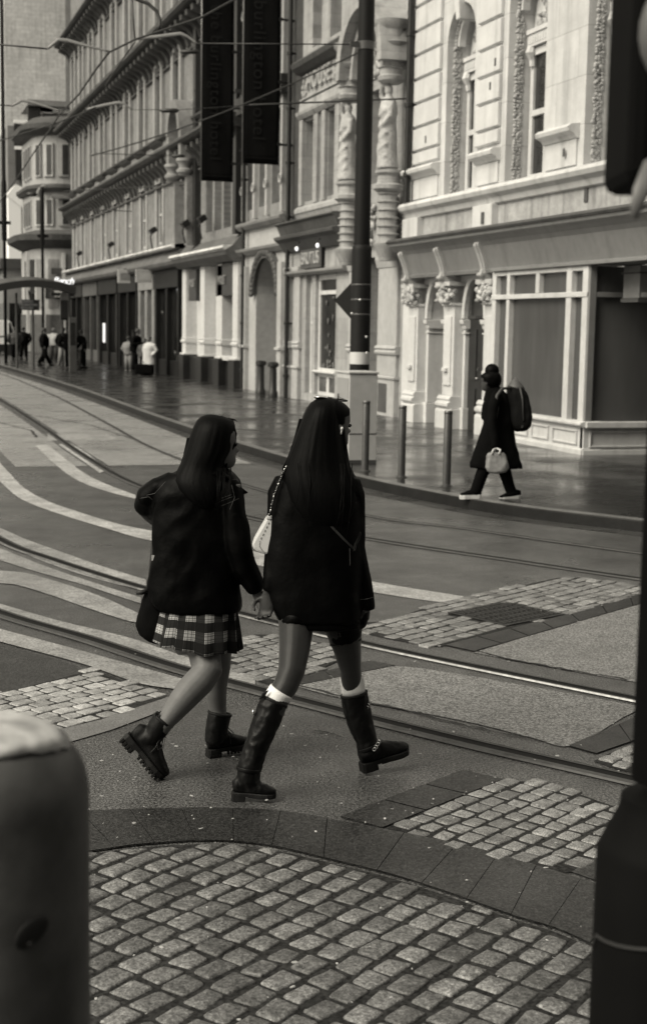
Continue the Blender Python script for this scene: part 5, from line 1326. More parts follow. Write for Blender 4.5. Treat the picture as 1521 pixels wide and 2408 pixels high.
class Fig:
    def __init__(s, d0): s.d0 = d0; s.s = d0/FP
    def p(s, u, v, dd=0): return DP(u, v, s.d0+dd)
    def tube(s, mb, pts, n=14, caps=True):
        """pts (u, v, dd, ra[, rb]) in photo pixels; ra across the limb in the picture plane, rb in depth"""
        C = [s.p(q[0], q[1], q[2]) for q in pts]; rings = []; m = len(C)
        for i, q in enumerate(pts):
            t = (C[min(i+1, m-1)]-C[max(i-1, 0)]).normalized()
            a = t.cross(FWD)
            a = a.normalized() if a.length > .05 else RGT; b = t.cross(a).normalized()
            ra = q[3]*s.s; rb = (q[4] if len(q) > 4 else q[3])*s.s
            rings.append([C[i]+a*(ra*math.cos(6.28318*k/n))+b*(rb*math.sin(6.28318*k/n)) for k in range(n)])
        return mb.loft(rings, caps)
    def rows(s, mb, rows, n=28, pw=2.3, fn=None, caps=True):
        """horizontal rings from picture outlines: (v, uL, uR, dd, rb)"""
        rings = []
        for j, (v, ul, ur, dd, rb) in enumerate(rows):
            c = s.p((ul+ur)/2, v, dd); ra = abs(ur-ul)/2*s.s; rb = rb*s.s; rg = []
            for k in range(n):
                a = 6.28318*k/n; ca, sa = math.cos(a), math.sin(a)
                x = math.copysign(abs(ca)**(2/pw), ca); y = math.copysign(abs(sa)**(2/pw), sa)
                f = fn(a, v, j) if fn else 1
                rg.append(c+RTH*(ra*x*f)+DPH*(rb*y*f))
            rings.append(rg)
        return mb.loft(rings, caps)
HT = [  # z, half width, front, back (metres for a .232 m head, z from chin)
 (0, .012, .062, -.03), (.03, .034, .078, .0), (.09, .047, .086, .015), (.16, .055, .09, .03), (.22, .060, .088, .05), (.3, .065, .086, .068), (.38, .069, .085, .08), (.46, .072, .083, .088), (.54, .0745, .088, .094), (.62, .076, .092, .098), (.72, .075, .09, .098), (.8, .070, .082, .092), (.88, .058, .064, .076), (.94, .042, .042, .054), (.98, .024, .02, .03), (1.0, .004, -.003, .006)]
def head(mb, chin, f, H=.232, n=36, k=1.0, lo=0., cut=None):
    """head with a face: chin point, f = horizontal facing"""
    f = f.normalized(); r = f.cross(ZUP); sc = H/.232; rings = []
    zz = [i/26 for i in range(27)]
    def at(z, j):
        for a, b in zip(HT, HT[1:]):
            if z <= b[0]: t = (z-a[0])/(b[0]-a[0]); return lerp(a[j], b[j], t)
        return HT[-1][j]
    for z in zz:
        if z < lo: continue
        w_, fr, bk = at(z, 1)*sc*k, at(z, 2)*sc*k, at(z, 3)*sc*k; rg = []
        if cut: fr = min(fr, cut(z)*sc)
        for i in range(n):
            a = 6.28318*i/n; ca, sa = math.cos(a), math.sin(a)     # sa>0 = front
            y = (fr if sa > 0 else bk)*sa; x = w_*ca
            if k == 1.0 and sa > 0:
                g = math.exp(-(ca/.16)**2)
                nose = g*(.026*math.exp(-((z-.36)/.045)**2) + .015*math.exp(-((z-.43)/.06)**2))
                lips = math.exp(-(ca/.3)**2)*(.006*math.exp(-((z-.215)/.02)**2)+.006*math.exp(-((z-.17)/.02)**2)-.003*math.exp(-((z-.192)/.01)**2))
                eye = -.011*math.exp(-((abs(ca)-.36)/.16)**2)*math.exp(-((z-.48)/.04)**2)
                brow = .005*math.exp(-((abs(ca)-.33)/.25)**2)*math.exp(-((z-.56)/.035)**2)
                y += (nose+lips+eye+brow)*sc
            rg.append(chin+ZUP*(z*H)+f*y+r*x)
        rings.append(rg)
    mb.loft(rings)
    if k == 1.0:
        for s_ in (-1, 1):
            e = chin+ZUP*(.43*H)+r*(s_*.073*sc)-f*(.008*sc); mb.ball(e, .012*sc, .02*sc, .032*sc, 8, 6, basis=(r, f, ZUP))
def eyes(parent, chin, f, H=.232):
    r = f.cross(ZUP).normalized(); mb = MB()
    for s_ in (-1, 1):
        c = chin+ZUP*(.485*H)+f*(.078)+r*(s_*.031)
        mb.ball(c, .014, .010, .006, 8, 6, basis=(r, f, ZUP))
        mb.tube([c+r*(-.017)+f*.002+ZUP*.004, c+f*.012+ZUP*.008, c+r*(.017)+f*.002+ZUP*.004], .0028, 6)
    mb.build('eye_lashes', m_hair, parent, smooth=True)
def hand(mb, wrist, dirv, palmn, curl=.6, size=.175, thumb=1):
    """five fingered hand: dirv along the palm, palmn the palm normal (fingers curl towards it)"""
    d = dirv.normalized(); nrm = (palmn-d*palmn.dot(d)).normalized(); sd = d.cross(nrm)
    L = size
    mb.tube([wrist-d*.02, wrist+d*.02, wrist+d*L*.3, wrist+d*L*.5], [.026, .03, .039, .036], 12, rb=[.02, .018, .016, .013], side=sd)
    for i, (o, ln, r) in enumerate(((-.029, .40, .0085), (-.0095, .46, .009), (.0105, .43, .0088), (.029, .34, .0075))):
        p = wrist+d*L*.47+sd*(o*thumb); dd = d.copy(); pts = [p-d*.015, p]; c = curl*(.9+.08*i)
        for q in (.42, .33, .25):
            ang = c*(.75 if q == .42 else 1.1)
            dd = (dd*math.cos(ang)+nrm*math.sin(ang)).normalized(); nr2 = nrm
            p = p+dd*(L*ln*q*1.15); pts.append(p)
            nrm_ = (nrm-dd*nrm.dot(dd)); nrm = nrm_.normalized() if nrm_.length > .1 else nrm
        mb.tube(pts, [r*1.1, r*1.05, r, r*.9, r*.7], 8)
        nrm = (palmn-d*palmn.dot(d)).normalized()
    p = wrist+d*L*.12-sd*(.026*thumb)
    mb.tube([p, p+(d*.5-sd*thumb*.7+nrm*.4).normalized()*.035, p+(d*.8-sd*thumb*.45+nrm*.6).normalized()*.062, p+(d-sd*thumb*.1+nrm*.7).normalized()*.082], [.013, .011, .0095, .007], 8)
def surf(o):
    dg = bpy.context.evaluated_depsgraph_get(); me = o.evaluated_get(dg).to_mesh(); og = org(o)
    b = BVHTree.FromPolygons([v.co+og for v in me.vertices], [tuple(p.vertices) for p in me.polygons]); o.evaluated_get(dg).to_mesh_clear()
    def on(u, v, off=.002):
        h = b.ray_cast(EYE, ray(u, v).normalized())
        return (h[0]-ray(u, v).normalized()*off) if h[0] is not None else None
    return on
def seam(mb, on, px, r=.0016, step=4, off=.001):
    pts = []
    for (a, b), (c, d) in zip(px, px[1:]):
        k = max(1, int(math.hypot(c-a, d-b)/step))
        for i in range(k+1): 
            q = on(lerp(a, c, i/k), lerp(b, d, i/k), off)
            if q is not None and (not pts or (q-pts[-1]).length > .002): pts.append(q)
    if len(pts) > 1: mb.tube(pts, r, 6)
def wrinkle(amp, fr, seed=0.):
    o = Vector((seed, seed*1.7, seed*.3))
    def f(co):
        q = Vector((co.x*fr, co.y*fr, co.z*fr*.8))+o
        a = NZ(q); b = NZ(q*2.1+Vector((3, 1, 2)))
        return amp*(1-abs(a)*2.2)*.6 + amp*.5*b
    return f
def boot(parent, shaft, heel, toe, up, voxel=.0065, heelh=.035, lug=False, wr=.002, width=1.):
    """shaft: list of (3D point, radius in m) from ankle to top"""
    x = toe-heel; L = x.length; x.normalize(); z = (up-x*up.dot(x)).normalized(); y = z.cross(x); k = L/.26
    def W(a, b, c): return heel+x*(a*k)+y*(b*k*width)+z*(c*k)
    fp = [(.004, .048, .022, .03), (.025, .05, .034, .045), (.06, .056, .037, .054), (.1, .054, .038, .052), (.14, .046, .042, .043), (.18, .036, .046, .034), (.22, .029, .044, .027), (.25, .025, .033, .021), (.262, .022, .02, .014)]
    mb = MB(); mb.tube([W(a, 0, c) for a, c, _, _ in fp], [r*k*width for _, _, r, _ in fp], 16, rb=[q*k for *_, q in fp], side=y)
    pts = [W(.065, 0, .04)]+[p for p, r in shaft]; rr = [.04*k]+[r for p, r in shaft]
    mb.tube(pts, rr, 18)
    o = mb.build('boot', m_bootl, parent); remesh(o, voxel, 2, wrinkle(wr, 26, heel.x*9))
    # open dark mouth of the shaft
    t = (shaft[-1][0]-shaft[-2][0]).normalized(); c = shaft[-1][0]; r = shaft[-1][1]
    mb = MB(); mb.lathe(c-t*.004, [(r*.9, -.004), (r*1.03, -.002), (r*1.05, .008), (r*.95, .012), (r*.86, .004)], 24, axis=t); mb.build('cuff', m_sole, o, smooth=True)
    ol = [(0, .022), (.012, .031), (.05, .035), (.1, .033), (.14, .037), (.18, .045), (.215, .046), (.245, .036), (.263, .014)]
    def outline(f, zz, a0=-1, a1=9): 
        s_ = [(a, w_) for a, w_ in ol if a0 <= a <= a1]
        return [W(a, -w_*f, zz) for a, w_ in s_]+[W(a, w_*f, zz) for a, w_ in reversed(s_)]
    mb = MB(); mb.loft([outline(1.0, .016), outline(1.07, .012), outline(1.08, -.004), outline(1.05, -.006)])
    hb = [(0, .022), (.012, .031), (.045, .034), (.078, .033)]
    def hout(f, zz): return [W(a, -w_*f, zz) for a, w_ in hb]+[W(a, w_*f, zz) for a, w_ in reversed(hb)]
    mb.loft([hout(1.08, -.004), hout(1.06, -heelh/k)])
    if lug:
        for a0, a1 in ((.118, .262),): mb.loft([outline(1.06, -.004, a0, a1), outline(1.02, -.018, a0, a1)])
        for i in range(7):
            a = .118+.02*i; w_ = [w for q, w in ol if q >= a-.02][0]
            for s_ in (-1, 1): mb.obox(W(a, s_*w_*1.02, -.016), x, y, z, .0065*k, .006*k, .010*k)
        for i in range(4):
            for s_ in (-1, 1): mb.obox(W(.008+.019*i, s_*.033, -heelh/k*.75), x, y, z, .006*k, .005*k, heelh*.35)
    else: mb.loft([outline(1.07, -.004, .1, .27), outline(1.05, -.012, .1, .27)])
    mb.build('sole', m_sole, o, bevel=.002)
    return o, W
# plaid material driven by a UV map
def plaid():
    m = bpy.data.materials.new('tartan_cloth'); m.use_nodes = True; nt = m.node_tree; N = nt.nodes; Lk = nt.links
    b = N['Principled BSDF']; b.inputs['Roughness'].default_value = .9; b.inputs['Specular IOR Level'].default_value = .08
    uv = N.new('ShaderNodeUVMap'); uv.uv_map = 'UVMap'; sx = N.new('ShaderNodeSeparateXYZ'); Lk.new(uv.outputs[0], sx.inputs[0])
    def mt(op, a, b_=None):
        n = N.new('ShaderNodeMath'); n.operation = op
        for i, q in enumerate((a, b_)):
            if q is None: continue
            if isinstance(q, (int, float)): n.inputs[i].default_value = q
            else: Lk.new(q, n.inputs[i])
        return n.outputs[0]
    def band(s):
        f = mt('FRACT', s); d = mt('ABSOLUTE', mt('SUBTRACT', f, .5)); on = mt('LESS_THAN', d, .26)
        l1 = mt('LESS_THAN', mt('ABSOLUTE', mt('SUBTRACT', d, .09)), .018); l2 = mt('LESS_THAN', mt('ABSOLUTE', mt('SUBTRACT', d, .2)), .014)
        return mt('MULTIPLY', on, mt('SUBTRACT', 1, mt('MULTIPLY', mt('MAXIMUM', l1, l2), .75)))
    a, c = band(sx.outputs[0]), band(sx.outputs[1])
    val = mt('ADD', mt('ADD', .008, mt('MULTIPLY', mt('ADD', a, c), .014)), mt('MULTIPLY', mt('MULTIPLY', a, c), .36))
    cc = N.new('ShaderNodeCombineColor')
    for i in range(3): Lk.new(val, cc.inputs[i])
    Lk.new(cc.outputs[0], b.inputs['Base Color']); return m
def strands(parent, f, px, r=.0011, dd=-.1):
    for k, row in enumerate(px): pass
def hair_fn(seed, amp=.03):
    def f(a, v, j):
        t = min(1, j/5)
        return 1+amp*t*NZ(Vector((math.cos(a)*9+seed, math.sin(a)*9, v*.012)))+amp*.6*t*NZ(Vector((math.cos(a)*24, math.sin(a)*24+seed, v*.008)))
    return f

# ============ the shorter woman in the tartan skirt (left)
F = Fig(6.77)
base = G(450, 1815)
W1 = thing('person', (base.x, base.y, 0), 'shorter woman in a black leather jacket, tartan skirt and lace-up ankle boots', 'person')
fL = (RTH*.96+DPH*.27).normalized()
chin = F.p(511, 1100, .0)-ZUP*.004
mb = MB(); head(mb, chin, fL)
F.tube(mb, [(505,1075,0,30,30), (498,1110,0,27,28), (485,1135,.01,45,36), (470,1180,.01,85,48), (462,1260,.01,74,50), (462,1340,.01,70,48), (464,1410,.02,82,56), (470,1480,.02,84,58), (478,1530,.02,62,48)], 20)
F.tube(mb, [(475,1470,-.0,40,40), (481,1535,-.05,38,39), (487,1578,-.085,36,38), (471,1600,-.11,35,37), (446,1626,-.13,34,36), (425,1652,-.15,30,32), (405,1678,-.16,25,27), (391,1696,-.17,21,23), (376,1714,-.17,21,22)], 18)
F.tube(mb, [(505,1470,.03,42,42), (513,1530,.07,33,36), (514,1570,.12,29,32), (509,1605,.15,27,30), (508,1635,.17,26,29), (512,1665,.185,21,23), (516,1690,.19,19,21), (516,1720,.19,19,21)], 18)
F.tube(mb, [(548,1140,-.06,20,22), (558,1240,-.08,18,20), (572,1325,-.06,16,18), (596,1370,-.03,13,15), (604,1392,-.02,11,13)], 12)
F.tube(mb, [(395,1140,0,20,22), (350,1180,.03,18,20), (380,1225,.18,15,17), (420,1240,.24,12,14)], 12)
wr = F.p(604, 1392, -.02)
hand(mb, wr, F.p(627, 1438, -.03)-wr, -RTH*.2-DPH*.9+ZUP*-.1, .75, .17, 1)
hw2 = F.p(420, 1240, .24); hand(mb, hw2, RTH+ZUP*.2, DPH, .6, .165, -1)
body = mb.build('body', m_skin, W1); remesh(body, .0065, 3)
eyes(body, chin, fL)
mb = MB(); F.rows(mb, [(975,488,503,0,8),(979,474,527,0,28),(988,464,549,0,44),(1000,457,553,-.002,51),(1015,451,553,-.004,54),(1030,446,551,-.006,55),(1045,441,548,-.008,55),(1060,437,544,-.012,54),(1075,432,535,-.016,52),(1088,428,529,-.02,50),(1100,422,526,-.025,48),(1115,415,526,-.04,46),(1130,412,527,-.06,42),(1150,420,526,-.075,38),(1170,436,520,-.085,32),(1190,462,505,-.09,22),(1203,480,494,-.09,6)], 72, 2.15, hair_fn(1., .035))
rnd = random.Random(5)
for k in range(46):
    u0 = rnd.uniform(455, 545); side = rnd.random() < .35
    if side: px = [(rnd.uniform(440, 452), 1030, -.01), (rnd.uniform(427, 436), 1085, -.02), (rnd.uniform(408, 420), 1122, -.03)]
    else: px = [(u0, 1100, -.10), (u0-4+rnd.uniform(-6, 6), 1150, -.145), (u0*.6+480*.4+rnd.uniform(-14, 14), 1195+rnd.uniform(-8, 20), -.15)]
    mb.tube([F.p(*q) for q in px], [.0018, .0016, .0005], 5)
for k in range(9):
    u0 = rnd.uniform(480, 545); mb.tube([F.p(u0, 983-.0*u0, -.02), F.p(u0+8, 972+rnd.uniform(-3, 3), -.02), F.p(u0+20, 976+rnd.uniform(-4, 6), -.01)], [.001, .0008, .0004], 4)
for k in range(40):
    t = rnd.random(); v0 = lerp(1000, 1110, t); ul = 459-(v0-1000)*.33; d_ = rnd.uniform(1, 7)
    mb.tube([F.p(ul+3, v0, -.01), F.p(ul-d_*.6, v0+18, -.012), F.p(ul-d_*1.2-4, v0+38, -.02), F.p(ul-d_-8, v0+rnd.uniform(45, 70), -.03)], [.0011, .001, .0008, .0004], 4)
mb.tube([F.p(535, 985, .0), F.p(552, 987, 0), F.p(560, 993, 0)], [.006, .003, .0006], 6); mb.tube([F.p(545, 1000, -.02), F.p(553, 1020, -.02), F.p(548, 1050, -.03), F.p(533, 1085, -.03), F.p(528, 1125, -.05)], [.012, .010, .009, .007, .003], 8)
hair = mb.build('hair', m_hair, W1, smooth=True)
mb = MB()
F.rows(mb, [(1096,452,522,0,30),(1104,430,536,0,40),(1114,408,552,0,46),(1126,386,562,0,50),(1142,370,566,0,54),(1162,362,566,.0,57),(1200,359,560,.0,60),(1240,360,554,.0,62),(1300,358,556,.0,64),(1340,353,560,.0,66),(1380,348,563,.0,68),(1408,352,566,.0,70),(1424,362,567,.0,70),(1434,374,566,.0,69)], 40, 2.5)
F.tube(mb, [(540,1135,-.05,22,26), (546,1160,-.06,25,29), (550,1196,-.07,25,30), (557,1241,-.08,27,30), (563,1290,-.08,28,30), (574,1330,-.06,28,29), (590,1360,-.04,25,26), (600,1380,-.03,21,22), (604,1390,-.025,17,18)], 20)
F.tube(mb, [(410,1128,0,22,26), (378,1148,0,30,34), (354,1172,.02,34,36), (349,1184,.05,33,35), (362,1205,.12,28,30), (390,1228,.2,24,26), (415,1240,.24,19,20)], 20)
jk = mb.build('jacket', m_leather, W1); remesh(jk, .010, 2, wrinkle(.0085, 8.5, 2.))
mb = MB()
mb.prism([F.p(535,1122,-.06), F.p(560,1140,-.055), F.p(584,1159,-.05), F.p(566,1166,-.065), F.p(548,1160,-.09), F.p(530,1145,-.10)], DPH*.012)
F.tube(mb, [(440,1108,-.07,10,14), (480,1118,-.1,12,12), (520,1118,-.08,12,14), (540,1130,-.05,9,12)], 10)
mb.build('collar', m_leather, jk, bevel=.004)
on = surf(jk); mb = MB()
for px in ([(500,1182),(520,1172),(545,1163)], [(503,1187),(523,1177),(548,1168)], [(520,1190),(545,1180),(562,1172)], [(545,1140),(552,1170),(540,1200)], [(390,1132),(365,1160),(345,1165)], [(330,1172),(350,1168),(360,1176)]): seam(mb, on, px, .0013, 4, .0)
mb.build('seams', M('leather_seam', .03, .5), jk, smooth=True)
q = on(361, 1312, .002) or F.p(361, 1312, -.1)
mb = MB(); mb.obox(q, RTH, DPH, ZUP, .008, .002, .013); mb.build('fabric_tag', M('tag_white', .4, .6), jk)
# skirt
me_u = []; mb = MB(); nA, nV = 168, 12
c_t, c_b = F.p(468, 1418, .0), F.p(462, 1519, .0)
for j in range(nV+1):
    t = j/nV
    for k in range(nA+1):
        a = 6.28318*k/nA
        ra, rb = lerp(88, 101, t)*F.s, lerp(64, 80, t)*F.s
        pl = t**.7*.014*(math.asin(math.sin(a*13))/1.57) + t*.008*math.sin(a*5+1)
        c = c_t.lerp(c_b, t)
        p = c+RTH*((ra+pl)*math.cos(a))+DPH*((rb+pl)*math.sin(a))
        p.z += t*(.018*-math.cos(a)*1. + .006*math.sin(a*6))
        if math.cos(a) < -.5: p.z += t*.012
        mb.v.append(p); me_u.append((k/nA*13., t*2.3+.05))
for j in range(nV):
    for k in range(nA): i = j*(nA+1)+k; mb.f.append((i, i+1, i+nA+2, i+nA+1))
sk = mb.build('skirt', plaid(), W1, smooth=True)
uvl = sk.data.uv_layers.new(name='UVMap')
for lp in sk.data.loops: uvl.data[lp.index].uv = me_u[lp.vertex_index]
md = sk.modifiers.new('thick', 'SOLIDIFY'); md.thickness = .003
def laces(parent, W, shaft, n=5):
    mb = MB()
    for i in range(n):
        t = i/(n-1); a, c = lerp(.15, .092, t), lerp(.085, .15, t)
        for s_ in (-1, 1): mb.tube([W(a, -.016*s_, c), W(a-.006, 0, c+.008), W(a-.012, .016*s_, c+.012)], .0022, 5)
    p = W(.085, -.01, .15)
    mb.tube([p, W(.12, -.03, .135), W(.15, -.045, .1), W(.14, -.05, .075), W(.118, -.045, .09), W(.1, -.02, .14)], .0022, 5)
    mb.tube([p, W(.11, -.035, .12), W(.128, -.046, .07), W(.13, -.05, .04)], .0022, 5)
    mb.build('laces', m_lace, parent, smooth=True)
b1, Wf = boot(W1, [(F.p(360,1733,-.165), .046), (F.p(372,1712,-.165), .052), (F.p(385,1694,-.165), .053)], F.p(297,1727,-.16), F.p(383,1830,-.15), F.p(384,1765,-.16)-F.p(335,1800,-.16), heelh=.036, lug=True)
laces(b1, Wf, None)
mb = MB(); c = F.p(370, 1683, -.2); mb.tube([c+RTH*(.009*math.cos(a))+ZUP*(.02*math.sin(a)) for a in [i*.5 for i in range(14)]], .004, 6); mb.build('pull_loop', m_lace, b1, smooth=True)
b2, Wf = boot(W1, [(F.p(506,1740,.19), .05), (F.p(510,1712,.19), .056), (F.p(517,1678,.19), .058)], F.p(487,1768,.19), F.p(584,1750,.29), ZUP, heelh=.036, lug=True)
laces(b2, Wf, None)

# ============ the taller woman in tall boots (right)
F2 = Fig(6.53); K = F2
base = G(740, 1850)
W2 = thing('person', (base.x, base.y, 0), 'taller woman with very long dark hair, white socks and tall black boots', 'person')
fR = (RTH*.80+DPH*.60).normalized()
chin2 = K.p(777, 1060, .01)
mb = MB(); head(mb, chin2, fR, .236)
K.tube(mb, [(772,1035,0,30,32), (766,1075,0,28,30), (755,1100,.0,60,40), (745,1150,.0,88,52), (742,1250,.0,78,52), (742,1350,.0,78,52), (748,1420,.0,88,60), (752,1462,.0,86,58)], 20)
K.tube(mb, [(700,1420,-.02,48,52), (696,1476,-.04,41,46), (692,1530,-.08,36,41), (685,1580,-.12,31,36), (672,1612,-.14,29,32), (652,1645,-.16,28,30), (634,1690,-.17,27,29), (612,1745,-.18,23,24), (590,1805,-.19,19,20), (582,1840,-.19,18,19)], 18)
K.tube(mb, [(805,1420,.02,48,52), (806,1476,.06,44,48), (817,1530,.11,33,38), (824,1575,.15,26,32), (827,1610,.17,25,29), (833,1650,.19,28,30), (846,1710,.2,24,26), (864,1755,.2,19,20), (868,1780,.2,18,19)], 18)
K.tube(mb, [(835,1165,0,16,20), (840,1286,.02,15,18), (855,1380,.03,12,14), (861,1420,.03,11,13)], 12)
K.tube(mb, [(650,1150,.02,18,20), (642,1230,.0,16,18), (638,1330,-.02,14,16), (632,1395,-.04,11,13)], 12)
wr2 = K.p(631, 1396, -.04)
hand(mb, wr2, K.p(625, 1446, -.05)-wr2, RTH*-.35+DPH*-.8, .7, .17, -1)
wr3 = K.p(861, 1415, .03); hand(mb, wr3, -ZUP+RTH*.05, -RTH, .5, .16, 1)
body2 = mb.build('body', m_skind, W2); remesh(body2, .0065, 3)
# face and neck skin of its own colour
mf = MB(); head(mf, chin2, fR, .2365, 36, 1.0); face = mf.build('face', m_skin, body2, smooth=True)
eyes(face, chin2, fR)
mb = MB(); K.rows(mb, [(934,757,776,-.01,8),(939,743,790,-.01,30),(948,730,797,-.012,46),(960,721,800,-.015,54),(975,714,802,-.018,57),(990,708,803,-.02,58),(1006,702,804,-.022,58),(1025,695,806,-.026,58),(1049,687,809,-.03,58),(1065,681,812,-.035,57),(1080,675,816,-.04,56),(1095,671,820,-.045,54),(1112,669,825,-.055,52),(1130,671,829,-.065,50),(1150,676,834,-.075,48),(1175,684,836,-.085,42),(1200,696,830,-.088,34),(1222,712,820,-.088,24),(1240,730,800,-.085,14),(1250,750,780,-.08,4)], 80, 2.1, hair_fn(4., .03))
head(mb, chin2-ZUP*.002, fR, .243, 30, 1.06, .30, lambda z: (-.02 if z < .52 else (.05 if z < .66 else (.085 if z < .78 else .1))))
K.tube(mb, [(795,955,-.02,9,10), (800,980,-.03,8,10), (803,1005,-.04,7,9), (808,1045,-.05,7,8), (815,1085,-.06,6,7)], 10)
rnd = random.Random(8)
for k in range(44):
    q = rnd.random()*.6
    if q < .3: px = [(rnd.uniform(704, 716), 985, -.02), (rnd.uniform(684, 694), 1050, -.04), (rnd.uniform(664, 674), 1100, -.05), (rnd.uniform(660, 668), 1130, -.06)]
    elif q < .55: px = [(rnd.uniform(805, 812), 1050, -.06), (rnd.uniform(818, 826), 1110, -.1), (rnd.uniform(830, 842), 1150, -.11), (rnd.uniform(840, 852), 1175, -.11)]
    else: u0 = rnd.uniform(700, 830); px = [(u0, 1090, -.145), (u0+rnd.uniform(-4, 6), 1140, -.165), (u0+rnd.uniform(-8, 10), 1190, -.175), (u0*.8+150+rnd.uniform(-8, 8), 1240+rnd.uniform(-20, 30), -.175)]
    mb.tube([K.p(*q_) for q_ in px], [.002, .002, .0016, .0005], 5)
for k in range(60):
    t = rnd.random(); v0 = lerp(985, 1120, t); ul = 710-(v0-985)*.31; d_ = rnd.uniform(0, 7)
    mb.tube([K.p(ul+4, v0, -.02), K.p(ul-d_*.5-3, v0+20, -.025), K.p(ul-d_-8, v0+42, -.035), K.p(ul-d_*1.2-12, v0+rnd.uniform(50, 80), -.04)], [.0012, .001, .0008, .0004], 4)
for k in range(14):
    u0 = rnd.uniform(735, 800); mb.tube([K.p(u0, 950-abs(u0-770)*-.1-8, -.06), K.p(u0+rnd.uniform(-4, 8), 934+rnd.uniform(-3, 2), -.02), K.p(u0+14, 938, .0)], [.0009, .0007, .0003], 4)
hair2 = mb.build('hair', m_hair, W2, smooth=True)
mb = MB()
K.rows(mb, [(1082,706,808,0,34),(1094,688,822,0,44),(1108,672,830,0,50),(1128,658,836,0,54),(1155,646,842,0,58),(1185,640,846,0,60),(1230,634,846,.0,62),(1300,626,846,.0,64),(1360,624,847,.0,66),(1405,630,848,.0,67),(1430,640,848,.0,67),(1448,648,847,.0,66),(1457,653,846,.0,65)], 40, 2.6)
K.tube(mb, [(822,1130,-.01,24,30), (834,1165,0,22,28), (838,1216,.02,20,26), (839,1286,.02,19,25), (849,1350,.02,20,25), (859,1400,.02,20,24), (862,1434,.02,18,22)], 20)
K.tube(mb, [(668,1130,.0,22,28), (652,1160,.02,22,28), (645,1230,.0,19,26), (641,1306,-.02,18,24), (637,1365,-.04,17,22), (634,1392,-.045,15,18)], 20)
jk2 = mb.build('jacket', m_leather, W2); remesh(jk2, .010, 2, wrinkle(.006, 7.0, 5.))
on = surf(jk2); mb = MB()
for px in ([(767,1226),(785,1246),(808,1270),(830,1291)], [(771,1226),(789,1246),(812,1270),(831,1288)], [(831,1296),(834,1280),(842,1264),(847,1250)], [(834,1296),(838,1279),(845,1268),(849,1252)], [(788,1180),(812,1177),(838,1182)], [(812,1140),(815,1178),(820,1230)], [(822,1290),(823,1330)], [(846,1410),(862,1409),(878,1404)]): mb.mark(); seam(mb, on, px, .0014, 4, .0)
mb.parts('stitching', m_stitch, jk2, smooth=True)
q = [on(u, v, .004) or K.p(u, v, -.14) for u, v in ((800,1131),(814,1129),(828,1140),(815,1144))]
mb = MB(); mb.prism(q, -DPH*.004); mb.build('collar_tab', M('leather_grey', .03, .4), jk2, bevel=.001)
# shorts and thigh strap
mb = MB(); K.rows(mb, [(1440,654,848,.0,60),(1462,656,848,.0,60),(1474,662,846,.0,58)], 32, 2.4)
K.tube(mb, [(700,1450,-.03,44,50), (698,1474,-.04,42,48)], 20); K.tube(mb, [(806,1450,.05,46,52), (808,1478,.065,44,50), (812,1500,.08,38,45)], 20)
sh = mb.build('shorts', m_leather, W2, smooth=True); remesh(sh, .010, 2, wrinkle(.003, 12, 1.))
def band_(parent, f, u, v, dd, tilt, r, rb, h, mat, name, n=28):
    """a band round a limb: centre, limb direction (pixels), radii and height in pixels"""
    c = f.p(u, v, dd); c2 = f.p(u+tilt[0], v+tilt[1], dd); t = (c2-c).normalized(); a = t.cross(FWD).normalized(); b = t.cross(a)
    mb = MB(); rings = []
    for hh, g in ((-h/2, .97), (-h/2, 1.0), (-h/4, 1.015), (0, 1.01), (h/4, 1.02), (h/2, 1.0), (h/2, .96)):
        rings.append([c+t*(hh*f.s)+a*(r*g*f.s*math.cos(6.28318*k/n))+b*(rb*g*f.s*math.sin(6.28318*k/n)) for k in range(n)])
    mb.loft(rings); return mb.build(name, mat, parent, smooth=True)
st = band_(W2, K, 812, 1505, .085, (-4, -20), 38, 44, 14, m_leather, 'thigh_strap')
mb = MB()
for k in (-6, 4): 
    for u in range(800, 838, 3): pass
band_(st, K, 812, 1500, .085, (-4, -20), 38.9, 45, 1.2, M('strap_edge', .05, .4), 'edge_line'); band_(st, K, 812, 1511, .085, (-4, -20), 38.6, 44.7, 1.2, MATS['strap_edge'], 'edge_line')
band_(W2, K, 655, 1636, -.155, (18, -28), 29.5, 32, 27, m_sock, 'sock')
band_(W2, K, 829, 1612, .178, (-3, -22), 28.5, 31, 44, m_sock, 'sock')
P3_ = lambda u, v, dd, r: (K.p(u, v, dd), r*K.s)
bt, Wf = boot(W2, [P3_(583,1838,-.19,27), P3_(586,1808,-.19,27), P3_(606,1748,-.185,27.5), P3_(625,1700,-.175,31), P3_(637,1668,-.165,32), P3_(645,1650,-.16,31.5)], K.p(545,1866,-.19), K.p(648,1871,-.2), ZUP, heelh=.03, wr=.0045)
mb = MB(); mb.obox(K.p(620, 1634, -.21), K.p(634,1612,-.21)-K.p(620,1634,-.21), DPH, RTH+ZUP*.4, .02, .004, .014); mb.build('pull_tab', m_bootl, bt, bevel=.003)
o = band_(bt, K, 585, 1808, -.19, (3, -20), 29, 31, 8, m_bootl, 'harness_strap')
mb = MB(); mb.ball(K.p(595, 1675, -.2), .006, .012, .014, 8, 6); mb.build('buckle', m_metal, bt, smooth=True)
bt2, Wf = boot(W2, [P3_(866,1768,.2,27), P3_(862,1742,.2,25.5), P3_(849,1706,.195,30.5), P3_(841,1676,.19,33), P3_(836,1652,.185,33), P3_(832,1632,.18,32.5)], K.p(848,1802,.2), K.p(957,1764,.30), (K.p(868,1740,.2)-K.p(850,1798,.2)).normalized(), heelh=.032, wr=.004)
band_(bt2, K, 867, 1757, .2, (-8, -20), 28, 30, 8, m_bootl, 'harness_strap')
